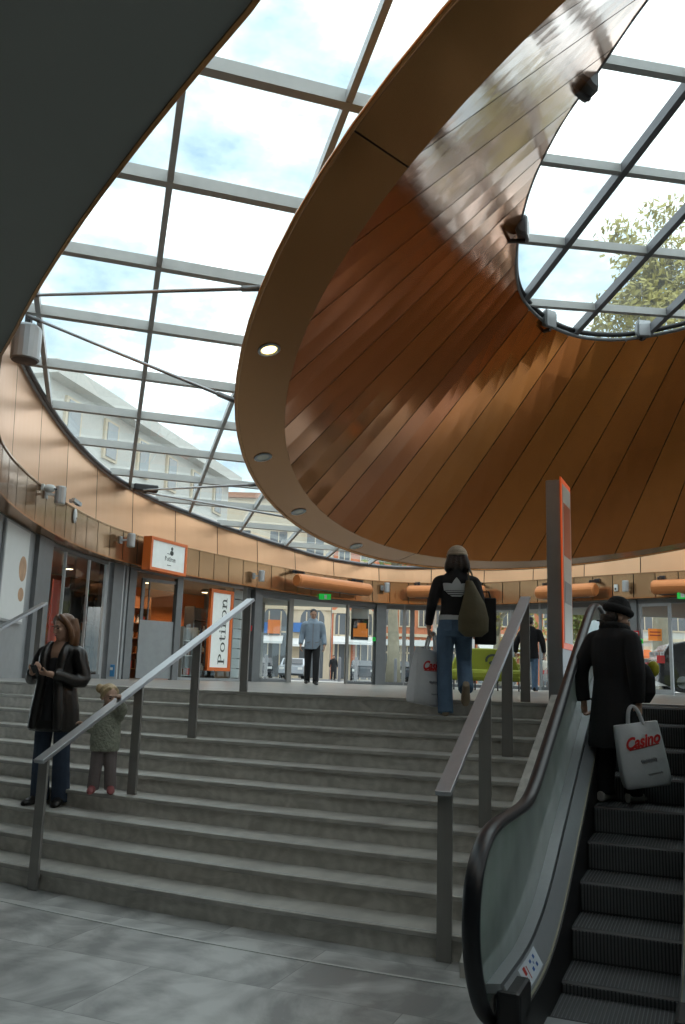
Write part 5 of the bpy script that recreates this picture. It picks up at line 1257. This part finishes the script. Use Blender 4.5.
# ---- a walking figure used for several passers-by --------------------------------------------
def walker(label, loc, hpx, yaw, skin, coat, trous, hairm, stride=.14, coat_len=.80, arms=((.02, -.04), (-.02, -.05)), vox=.011, headrot=(0, 12), long_hair=False, hat=None, hood=False, shoe='leather', hood_m=None):
    k = hpx / 1.76; b = MB(); HC = V((0, -.03, 1.645)); HR = RX(radians(headrot[0]), radians(headrot[1]), 0)
    head(b, HC, HR); b.tube([V((0, .01, 1.46)), V((0, -.01, 1.57))], [.065, .058], 10)
    torso(b, [(.88, .155, .105, 0, 0), (1.0, .15, .105, 0, 0), (1.12, .14, .10, 0, 0), (1.30, .17, .11, 0, 0), (1.42, .18, .095, 0, 0), (1.48, .10, .07, 0, .01), (1.53, .06, .055, 0, .005)])
    J = {}
    for s, (ax_, ay) in zip((-1, 1), arms):
        J[s] = (V((s * .195, 0, 1.42)), V((s * .275 + ax_, ay * .2 + .03, 1.14)), V((s * .300 + ax_, ay - .05, .90)))
        limb(b, J[s], [.05, .042, .028]); hand(b, J[s][2], V((0, -.15, -1)), V((-s, 0, 0)), s, .55)
    K = {}
    for s in (-1, 1):
        y_ = -s * stride; K[s] = (V((s * .09, 0, .93)), V((s * .095, y_ * .6 - .03, .50)), V((s * .095, y_, .09 + (.02 if y_ > 0 else 0)))); limb(b, K[s], [.09, .06, .045]); foot(b, K[s][2], radians(8 * s), .26, .047, .09)
    A = sculpt(b, 'person', skin, .009, 2); face(A, HC, HR)
    c = MB(); torso(c, [(coat_len, .195, .15, 0, 0), (coat_len + .12, .19, .15, 0, 0), (1.10, .172, .138, 0, 0), (1.30, .185, .138, 0, 0), (1.42, .19, .12, 0, 0), (1.49, .13, .10, 0, .01), (1.545, .085, .08, 0, .01)])
    for s in (-1, 1): sleeve(c, J[s][0], J[s][1], J[s][2] + V((0, .01, .03)), .084, .072, .055)
    if hood: c.tube([V((.09 * cos(a),   .045 + .075 * sin(a), 1.505 + .03 * sin(a))) for a in [2 * pi * i / 12 for i in range(12)]], .035, 8, loop=True)
    jk = sculpt(c, 'jacket', coat, .013, 2, A)
    if hood:
        MB().bar(V((0, -.150, coat_len + .02)), V((0, -.128, 1.42)), .022, .012, V((0, 1, 0))).build('zip', 'bag_grey_print', jk)
        for s in (-1, 1): MB().obox(V((s * .10, -.146, .98)), V((.045, s * .012, .012)), V((0, .006, 0)), V((0, 0, .012))).build('pocket_flap', 'bag_grey_print', jk)
    c = MB(); torso(c, [(.82, .165, .12, 0, 0), (.98, .165, .12, 0, 0)])
    for s in (-1, 1): limb(c, [K[s][0], K[s][1], K[s][2] + V((0, 0, -.06))], [.105, .082, .068])
    sculpt(c, 'trousers', trous, .012, 2, A)
    c = MB()
    for s in (-1, 1): foot(c, K[s][2] + V((0, 0, .005)), radians(8 * s), .285, .052, .095)
    sculpt(c, 'shoes', shoe, .009, 1, A)
    c = MB(); f = lambda x, y, z: HC + HR @ V((x, y, z)); c.ell(f(0, .028, .055), (.082, .096, .078), HR, 14, 10); c.ell(f(0, .075, .0), (.070, .05, .075), HR)
    if long_hair: limb(c, [f(0, .09, .02), f(0, .09, -.12), f(0, .08, -.22)], [.07, .075, .04])
    sculpt(c, 'hair', hairm, .010, 2, A)
    finish(A, 'person', label, loc, yaw); A.scale = (k,) * 3; return A
dm = 20.3; Lm = atd(311, 684.8, dm); Lm.z = UF; hm = z_at(313, 609.5, Lm) - UF
walker('person in a blue-grey hooded jacket and black trousers walking in through the entrance doors', Lm, hm, radians(3), 'skin', 'blue_grey', 'black_cloth', 'hair_black', .15, .82, hood=True, headrot=(8, 14))
dq = 19.0; Lq = atd(531, 689.5, dq); Lq.z = UF
walker('person with the back turned, black coat and blue jeans, partly hidden by the handrail post', Lq, 1.60, radians(165), 'skin', 'black_cloth', 'denim', 'hair_black', .12, .78, arms=((-.01, .02), (.05, -.02)))
do = 58; Lo = atd(333, 678, do); Lo.z = UF; walker('person in dark clothes standing far off across the street, right of the walking person', Lo, 1.62, radians(10), 'skin', 'black_cloth', 'black_cloth', 'hair_black', .03, .60, vox=.02)
do = 48; Lo = atd(545, 678, do); Lo.z = UF; walker('person in a pale coat far off in the street, left of the sign pillar', Lo, 1.66, radians(20), 'skin', 'grey_coat', 'mauve_cloth', 'hair_black', .10, .66, vox=.02)

# ---- shopping bag --------------------------------------------------------------------------
def shopping_bag(name, label, loc, yaw, w_, h, d_, text=True, tilt=0.0, m='bag_white', handle=.16):
    t = thing(name, label, 'bag', loc, yaw); t.rotation_euler = (0, tilt, yaw)
    b = MB(); rings = []
    for z, kx, ky in ((0, .90, .80), (.004, .93, .9), (.03, .98, 1), (.18, 1.03, 1.12), (.5, 1.0, 1.0), (.8, .97, .72), (.97, .95, .34), (.995, .95, .30), (1, .93, .26)):
        r = []
        for j in range(24):
            a = 2 * pi * j / 24; cx, cy = cos(a), sin(a); q = max(abs(cx), abs(cy)); x, y = cx / q, cy / q
            q2 = .86 + .14 / max(abs(x) + abs(y) - 1, .35) * .35
            wob = .010 * sin(5 * a + z * 9) * (.4 + z)
            r.append(V((x * w_ / 2 * kx * 1, y * d_ / 2 * ky * 1 + wob, -h + z * h)))
        rings.append(r)
    b.ring(rings); bo = b.build('sack', m, t, smooth=True)
    md = bo.modifiers.new('sub', 'SUBSURF'); md.levels = md.render_levels = 1
    for s in (-1, 1): MB().tube(spline([V((-w_ * .17, s * .02, -.02)), V((-w_ * .10, s * .018, handle * .7)), V((0, s * .01, handle)), V((w_ * .10, s * .018, handle * .7)), V((w_ * .17, s * .02, -.02))], 5, closed=False), .006, 6, flat=2.0).build('handle', m, t, smooth=True)
    if text:
        dg = bpy.context.evaluated_depsgraph_get(); dg.update(); em_ = bpy.data.meshes.new_from_object(bo.evaluated_get(dg))
        tr_ = BVHTree.FromPolygons([v.co.copy() for v in em_.vertices], [tuple(q.vertices) for q in em_.polygons]); bpy.data.meshes.remove(em_)
        def fr(x, z, off=.003):
            q = tr_.ray_cast(V((x, -1, z)), V((0, 1, 0)))[0]; return (q if q else V((x, -d_ / 2, z))) - V((0, off, 0))
        cu = bpy.data.curves.new('t', 'FONT'); cu.body = text; cu.size = w_ * .30; cu.shear = .35; cu.align_x = 'CENTER'; cu.offset = .004; cu.fill_mode = 'FRONT'
        to = bpy.data.objects.new('t', cu); C.objects.link(to); dg = bpy.context.evaluated_depsgraph_get(); dg.update()
        me = bpy.data.meshes.new_from_object(to.evaluated_get(dg)); bpy.data.objects.remove(to)
        for v in me.vertices: x, y, z = v.co; v.co = fr(x * .92 + w_ * .03, -h * .36 + y * 1.1 + x * .12, .006)
        me.materials.append(MAT['bag_red']); o = bpy.data.objects.new('lettering', me); C.objects.link(o); o.parent = bo
        u = MB(); u.tube([fr(-w_ * .28 + w_ * .66 * i / 10, -h * .405 + w_ * .66 * i / 10 * .12) for i in range(11)], .0035, 4); u.build('underline', 'bag_red', bo)
        u = MB(); u.tube([fr(-w_ * .08 + w_ * .34 * i / 30, -h * .60 + .016 * sin(i * 1.9) + w_ * .34 * i / 30 * .1) for i in range(31)], .003, 4)
        u.tube([fr(w_ * .02 + w_ * .32 * i / 20, -h * .80 + .008 * sin(i * 2.2) + w_ * .32 * i / 20 * .1) for i in range(21)], .0025, 4); u.build('small_print', 'bag_grey_print', bo)
    return t

# ---- woman with the cap, climbing away -------------------------------------------------------
L4 = at(454, 716.3, UF - RISE); h4 = z_at(455, 548.5, L4) + .02 - L4.z; k4 = h4 / 1.74; yaw4 = radians(180 - 6)
# facing -y in her own frame; her left is +x
b = MB(); HC = V((-.025, -.06, 1.60)); HR = RX(radians(0), radians(6), 0); head(b, HC, HR); b.tube([V((-.02, 0, 1.42)), V((-.025, -.03, 1.53))], [.058, .052], 10)
torso(b, [(.84, .155, .105, 0, 0), (.96, .15, .11, 0, 0), (1.10, .115, .09, -.005, 0), (1.28, .145, .10, -.015, 0), (1.38, .165, .09, -.02, 0), (1.44, .09, .065, -.02, 0), (1.48, .055, .05, -.02, 0)])
sL, sR = V((.165, 0, 1.385)), V((-.20, 0, 1.385)); eL, eR = V((.235, .04, 1.12)), V((-.255, .05, 1.14)); wL, wR = V((.265, -.03, .90)), V((-.17, -.10, 1.03))
limb(b, [sL, eL, wL], [.046, .038, .026]); limb(b, [sR, eR, wR], [.046, .038, .026]); hand(b, wL, V((0, -.1, -1)), V((-1, 0, 0)), 1, 1.1); hand(b, wR, V((.3, -.7, .3)), V((1, .2, 0)), -1, .7)
hipL, hipR = V((.085, 0, .88)), V((-.085, 0, .88)); knL, anL = V((.10, -.02, .48)), V((.085, .03, .085)); knR, anR = V((-.105, -.15, .55)), V((-.115, .06, .30))
limb(b, [hipL, knL, anL], [.085, .056, .04]); limb(b, [hipR, knR, anR], [.085, .056, .04]); foot(b, anL, 0, .25, .045, .085); foot(b, anR, 0, .25, .045, .075, radians(48))
D = sculpt(b, 'person', 'skin', .0075, 2); face(D, HC, HR)
c = MB(); torso(c, [(1.00, .165, .13, -.005, 0), (1.06, .155, .125, -.005, 0), (1.14, .150, .122, -.01, 0), (1.28, .172, .125, -.015, 0), (1.38, .185, .115, -.02, 0), (1.44, .13, .085, -.02, 0), (1.50, .075, .068, -.02, 0)])
sleeve(c, sL, eL, wL + V((0, 0, .02)), .068, .056, .042); sleeve(c, sR, eR, wR + V((-.02, .02, 0)), .068, .056, .042); JK = sculpt(c, 'black_jacket', 'black_cloth', .010, 2, D)
c = MB(); torso(c, [(.965, .168, .132, 0, 0), (1.02, .160, .128, 0, 0)]); sculpt(c, 'shirt_hem', 'shirt_white', .008, 1, D)
c = MB(); torso(c, [(.80, .165, .125, 0, 0), (.90, .172, .135, 0, .005), (.985, .160, .124, 0, 0)])
limb(c, [hipL, knL, anL + V((0, .01, -.055))], [.105, .080, .082]); limb(c, [hipR, knR, anR + V((0, .02, -.03))], [.105, .080, .080]); JN = sculpt(c, 'jeans', 'denim', .010, 2, D)
for s in (-1, 1): MB().obox(V((s * .075, .128, .905)), V((.05, s * -.012, 0)), V((0, .006, 0)), V((0, -.006, .055))).build('back_pocket', 'denim', JN, bevel=.01)
c = MB(); foot(c, anL, 0, .27, .050, .085); foot(c, anR + V((0, .0, 0)), 0, .27, .050, .08, radians(48)); sculpt(c, 'shoes', 'tan_shoe', .008, 1, D)
c = MB(); f = lambda x, y, z: HC + HR @ V((x, y, z)); c.ell(f(0, .025, .02), (.088, .098, .085), HR, 14, 10)
for x in (-.06, -.02, .02, .06): limb(c, [f(x, .075, .03), f(x * 1.4, .09, -.06), f(x * 1.6, .09, -.12), f(x * 1.5, .095, -.165 + abs(x) * .5)], [.045, .048, .042, .018])
for s in (-1, 1): limb(c, [f(s * .07, .03, .0), f(s * .095, .04, -.07), f(s * .10, .06, -.13)], [.036, .036, .018])
sculpt(c, 'hair', 'hair_black', .010, 2, D)
c = MB(); c.ell(f(0, .025, .070), (.106, .118, .072), HR, 16, 10); c.ell(f(0, .03, .085), (.092, .100, .070), HR, 14, 10); sculpt(c, 'wool_cap', 'beige_wool', .009, 2, D)
cb2 = MB(); cb2.tube([f(.097 * cos(a), .025 + .107 * sin(a), .048) for a in [2 * pi * i / 24 for i in range(24)]], .016, 8, loop=True); cb2.build('cap_band', 'beige_wool', D, smooth=True)
# three-leaf emblem with stripes, laid on the back of the jacket
bv = BVHTree.FromPolygons([v.co.copy() for v in JK.data.vertices], [tuple(p.vertices) for p in JK.data.polygons])
def on_back(x, z, off):
    hit_ = bv.ray_cast(V((x, 1.0, z)), V((0, -1, 0)))[0]
    return (hit_ if hit_ else V((x, .12, z))) + V((0, off, 0))
em = MB(); ex, ez, es = -.015, 1.215, 1.45
def leaf_shape(ang, L_, wd):
    out = []
    for i in range(15):
        t = i / 14; w2 = wd * sin(pi * (t ** .75)) ** .9; out.append((t * L_, w2))
    pts = [(a, w2) for a, w2 in out] + [(a, -w2) for a, w2 in reversed(out[1:-1])]
    return [(es * (cos(ang) * a - sin(ang) * w2), es * (sin(ang) * a + cos(ang) * w2)) for a, w2 in pts]
def strips(poly, cuts):
    """fan of small quads clipped to horizontal bands so stripes of the jacket show between"""
    zs = [p[1] for p in poly]; out = []
    for lo_, hi in cuts:
        n = max(2, int((hi - lo_) / .006))
        for i in range(n):
            za, zb2 = lo_ + (hi - lo_) * i / n, lo_ + (hi - lo_) * (i + 1) / n
            def span(z):
                xs_ = []
                for j in range(len(poly)):
                    a, b2 = poly[j - 1], poly[j]
                    if (a[1] > z) != (b2[1] > z): xs_.append(a[0] + (z - a[1]) * (b2[0] - a[0]) / (b2[1] - a[1]))
                return (min(xs_), max(xs_)) if len(xs_) >= 2 else None
            sa, sb2 = span(za + 1e-5), span(zb2 - 1e-5)
            if sa and sb2:
                lp = lambda s2, f: s2[0] + (s2[1] - s2[0]) * f
                for m2_ in range(8): out.append([(lp(sa, m2_ / 8), za), (lp(sa, (m2_ + 1) / 8), za), (lp(sb2, (m2_ + 1) / 8), zb2), (lp(sb2, m2_ / 8), zb2)])
    return out
for ang, L_, wd in ((pi / 2, .130, .040), (pi / 2 + .82, .130, .046), (pi / 2 - .82, .130, .046)):
    pl = [(x, z - .0) for x, z in leaf_shape(ang, L_, wd)]
    for q4 in strips(pl, ((.034 * es, .13 * es),)): 
        vs = [on_back(ex + x, ez + z, .004) for x, z in q4]; em.add(vs + [v + V((0, .004, 0)) for v in vs], [(0, 1, 2, 3), (4, 5, 6, 7), (0, 1, 5, 4), (2, 3, 7, 6), (1, 2, 6, 5), (0, 3, 7, 4)])
base = [(x * es, z * es) for x, z in ((-.088, .040), (-.062, .012), (-.03, -.010), (.03, -.010), (.062, .012), (.088, .040))]
for q4 in strips(base, ((.022 * es, .030 * es), (.007 * es, .016 * es), (-.009 * es, .001 * es))):
    vs = [on_back(ex + x, ez + z, .004) for x, z in q4]; em.add(vs + [v + V((0, .004, 0)) for v in vs], [(0, 1, 2, 3), (4, 5, 6, 7), (0, 1, 5, 4), (2, 3, 7, 6), (1, 2, 6, 5), (0, 3, 7, 4)])
o = em.build('leaf_emblem', 'shirt_white', JK); o['label'] = 'white three-leaf emblem with stripes'
finish(D, 'person', 'person climbing the steps in a beige cap, black jacket with white emblem and jeans', L4, yaw4); D.scale = (k4,) * 3
hp = W(L4, yaw4, V((.265, -.06, .80)) * k4)
shopping_bag('shopping_bag', 'white plastic shopping bag with red lettering, carried by the person in the beige cap', hp + V((.02, -.01, -.13)), radians(32), .35, .52, .15, 'Casino', radians(8), handle=.17)
# olive shoulder bag and black carrier bag
bp = W(L4, yaw4, V((-.185, .15, .98)) * k4)
t = thing('shoulder_bag', 'olive slouchy shoulder bag hanging at the right side of the person in the cap', 'bag', bp, yaw4)
c = MB(); torso(c, [(-.17, .08, .05, 0, 0), (-.12, .14, .075, 0, 0), (0, .145, .08, .0, 0), (.14, .11, .06, .0, 0), (.26, .065, .04, .02, -.01), (.36, .035, .025, .04, -.03)]); sculpt(c, 'pouch', 'olive_bag', .010, 2, t)
MB().tube(spline([V((.04, -.02, .34)), V((.045, -.05, .42)), V((.03, -.13, .47)), V((.0, -.22, .42)), V((-.02, -.26, .2)), V((-.02, -.20, .0)), V((-.01, -.08, -.02))], 6, closed=False), .016, 6, flat=.4).build('strap', 'olive_bag', t, smooth=True)
bp = W(L4, yaw4, V((-.315, .02, 1.18)) * k4)
t = thing('carrier_bag', 'flat black carrier bag under the right arm of the person in the cap', 'bag', bp, yaw4)
MB().box((0, 0, -.20), (.20, .10, .44)).build('sack', 'black_cloth', t, bevel=.012)
for s in (-1, 1): MB().tube([V((-.05, s * .03, .01)), V((-.03, s * .02, .08)), V((.03, s * .02, .08)), V((.05, s * .03, .01))], .006, 6).build('handle', 'black_cloth', t)

# ---- woman on the escalator ------------------------------------------------------------------
EP = esc(2.80, .38, .79); L5 = V((EP.x, EP.y, .79)); L5t = at(619, 803, .79)
L5 = V((L5t.x, L5t.y + .02, .79)); h5 = z_at(619, 601, L5) - .79; k5 = h5 / 1.66; yaw5 = radians(128)
# she stands turned to the right of the picture, her face bowed
b = MB(); HC = V((.0, -.085, 1.525)); HR = RX(radians(-34), radians(18), 0); head(b, HC, HR); b.tube([V((0, .0, 1.36)), V((0, -.04, 1.46))], [.058, .052], 10)
torso(b, [(.80, .15, .11, 0, 0), (.95, .155, .12, 0, 0), (1.10, .14, .11, 0, 0), (1.25, .16, .115, 0, .01), (1.35, .165, .10, 0, .01), (1.41, .09, .07, 0, 0), (1.44, .055, .05, 0, 0)])
sL, sR = V((.18, .02, 1.35)), V((-.18, .02, 1.35)); eL, eR = V((.285, .08, 1.06)), V((-.245, .05, 1.06)); wL, wR = V((.265, .07, .80)), V((-.215, -.01, .80))
limb(b, [sL, eL, wL], [.048, .04, .027]); limb(b, [sR, eR, wR], [.048, .04, .027]); hand(b, wL, V((0, -.1, -1)), V((-1, 0, 0)), 1, 1.0); hand(b, wR, V((0, -.1, -1)), V((1, 0, 0)), -1, 1.15)
for s, yy in ((-1, -.09), (1, .06)): limb(b, [V((s * .08, 0, .85)), V((s * .09, yy * .5 - .02, .46)), V((s * .09, yy, .085))], [.085, .056, .042]); foot(b, V((s * .09, yy, .08)), radians(10 * s), .25, .045, .08)
G = sculpt(b, 'person', 'skin', .0075, 2); face(G, HC, HR)
c = MB(); torso(c, [(.44, .25, .205, 0, .0), (.60, .23, .185, 0, .01), (.82, .20, .165, 0, .01), (1.0, .185, .15, 0, 0), (1.2, .195, .15, 0, .01), (1.34, .20, .135, 0, .01), (1.41, .14, .105, 0, .0), (1.47, .095, .09, 0, -.02)])
sleeve(c, sL, eL, wL + V((0, .0, .01)), .084, .072, .058); sleeve(c, sR, eR, wR + V((0, .01, .02)), .084, .072, .058); sculpt(c, 'long_coat', 'black_cloth', .012, 2, G)
c = MB()
for s, yy in ((-1, -.09), (1, .06)): limb(c, [V((s * .08, 0, .80)), V((s * .09, yy * .5 - .02, .46)), V((s * .09, yy, .06))], [.10, .085, .075])
sculpt(c, 'trousers', 'black_cloth', .011, 2, G)
c = MB()
for s, yy in ((-1, -.09), (1, .06)): foot(c, V((s * .09, yy, .085)), radians(10 * s), .285, .052, .085)
sculpt(c, 'sneakers', 'white_shoe', .008, 1, G)
c = MB(); f = lambda x, y, z: HC + HR @ V((x, y, z)); c.ell(f(0, .028, .080), (.100, .112, .086), HR, 16, 10); c.ell(f(0, .03, .12), (.085, .095, .06), HR, 14, 8); c.tube([f(.095 * cos(a), .022 + .105 * sin(a), .055) for a in [2 * pi * i / 20 for i in range(20)]], .034, 10, loop=True); sculpt(c, 'fur_hat', 'black_knit', .010, 2, G)
c = MB(); c.ell(f(0, .06, -.02), (.078, .06, .08), HR); limb(c, [f(0, .09, -.02), f(0, .09, -.13)], [.07, .05]); sculpt(c, 'hair', 'hair_black', .010, 2, G)
c = MB(); c.tube([V((.10 * cos(a), -.02 + .085 * sin(a), 1.425 + .02 * sin(a))) for a in [2 * pi * i / 16 for i in range(16)]], .04, 8, loop=True); sculpt(c, 'scarf', 'black_knit', .010, 2, G)
finish(G, 'person', 'person in a black fur hat and long black coat riding the escalator with bags', L5, yaw5); G.scale = (k5,) * 3
hp = W(L5, yaw5, V((-.215, -.03, .70)) * k5)
shopping_bag('shopping_bag', 'white plastic shopping bag with red lettering, held by the person on the escalator', hp + V((-.075, -.10, -.04)), radians(-6), .325, .45, .16, 'Casino', radians(-9), handle=.12)
hp = W(L5, yaw5, V((.265, .06, .70)) * k5)
shopping_bag('carrier_bag', 'small clear plastic bag with a green print, beside the left deck of the escalator', hp + V((.05, -.02, -.24)), radians(20), .18, .19, .09, None, 0.1, m='green_film', handle=.25)
gb_ = C.objects[-1]
gx = MB(); gx.ell(hp + V((.05, -.035, -.34)), (.05, .02, .05), n=12, m=8)
o = gx.build('fruit_pack', 'green_print', None, smooth=True); tag(o, 'green pack inside the small clear plastic bag', 'pack')
bp = W(L5, yaw5, V((-.13, -.16, 1.0)) * k5)
t = thing('shoulder_bag', 'round black shoulder bag with a yellow scrap, in front of the person on the escalator', 'bag', bp, yaw5)
c = MB(); torso(c, [(-.17, .08, .05, 0, 0), (-.10, .13, .075, 0, 0), (.02, .13, .075, 0, 0), (.10, .09, .05, 0, 0), (.13, .05, .03, 0, 0)]); sculpt(c, 'pouch', 'black_cloth', .010, 2, t)
MB().ell((-.085, -.06, .085), (.05, .03, .06)).build('yellow_scarf', 'yellow_cloth', t, smooth=True)
MB().tube(spline([V((.06, .04, .12)), V((.10, .10, .26)), V((.15, .20, .42)), V((.18, .26, .44))], 6, closed=False), .014, 6, flat=.5).build('strap', 'leather', t, smooth=True)
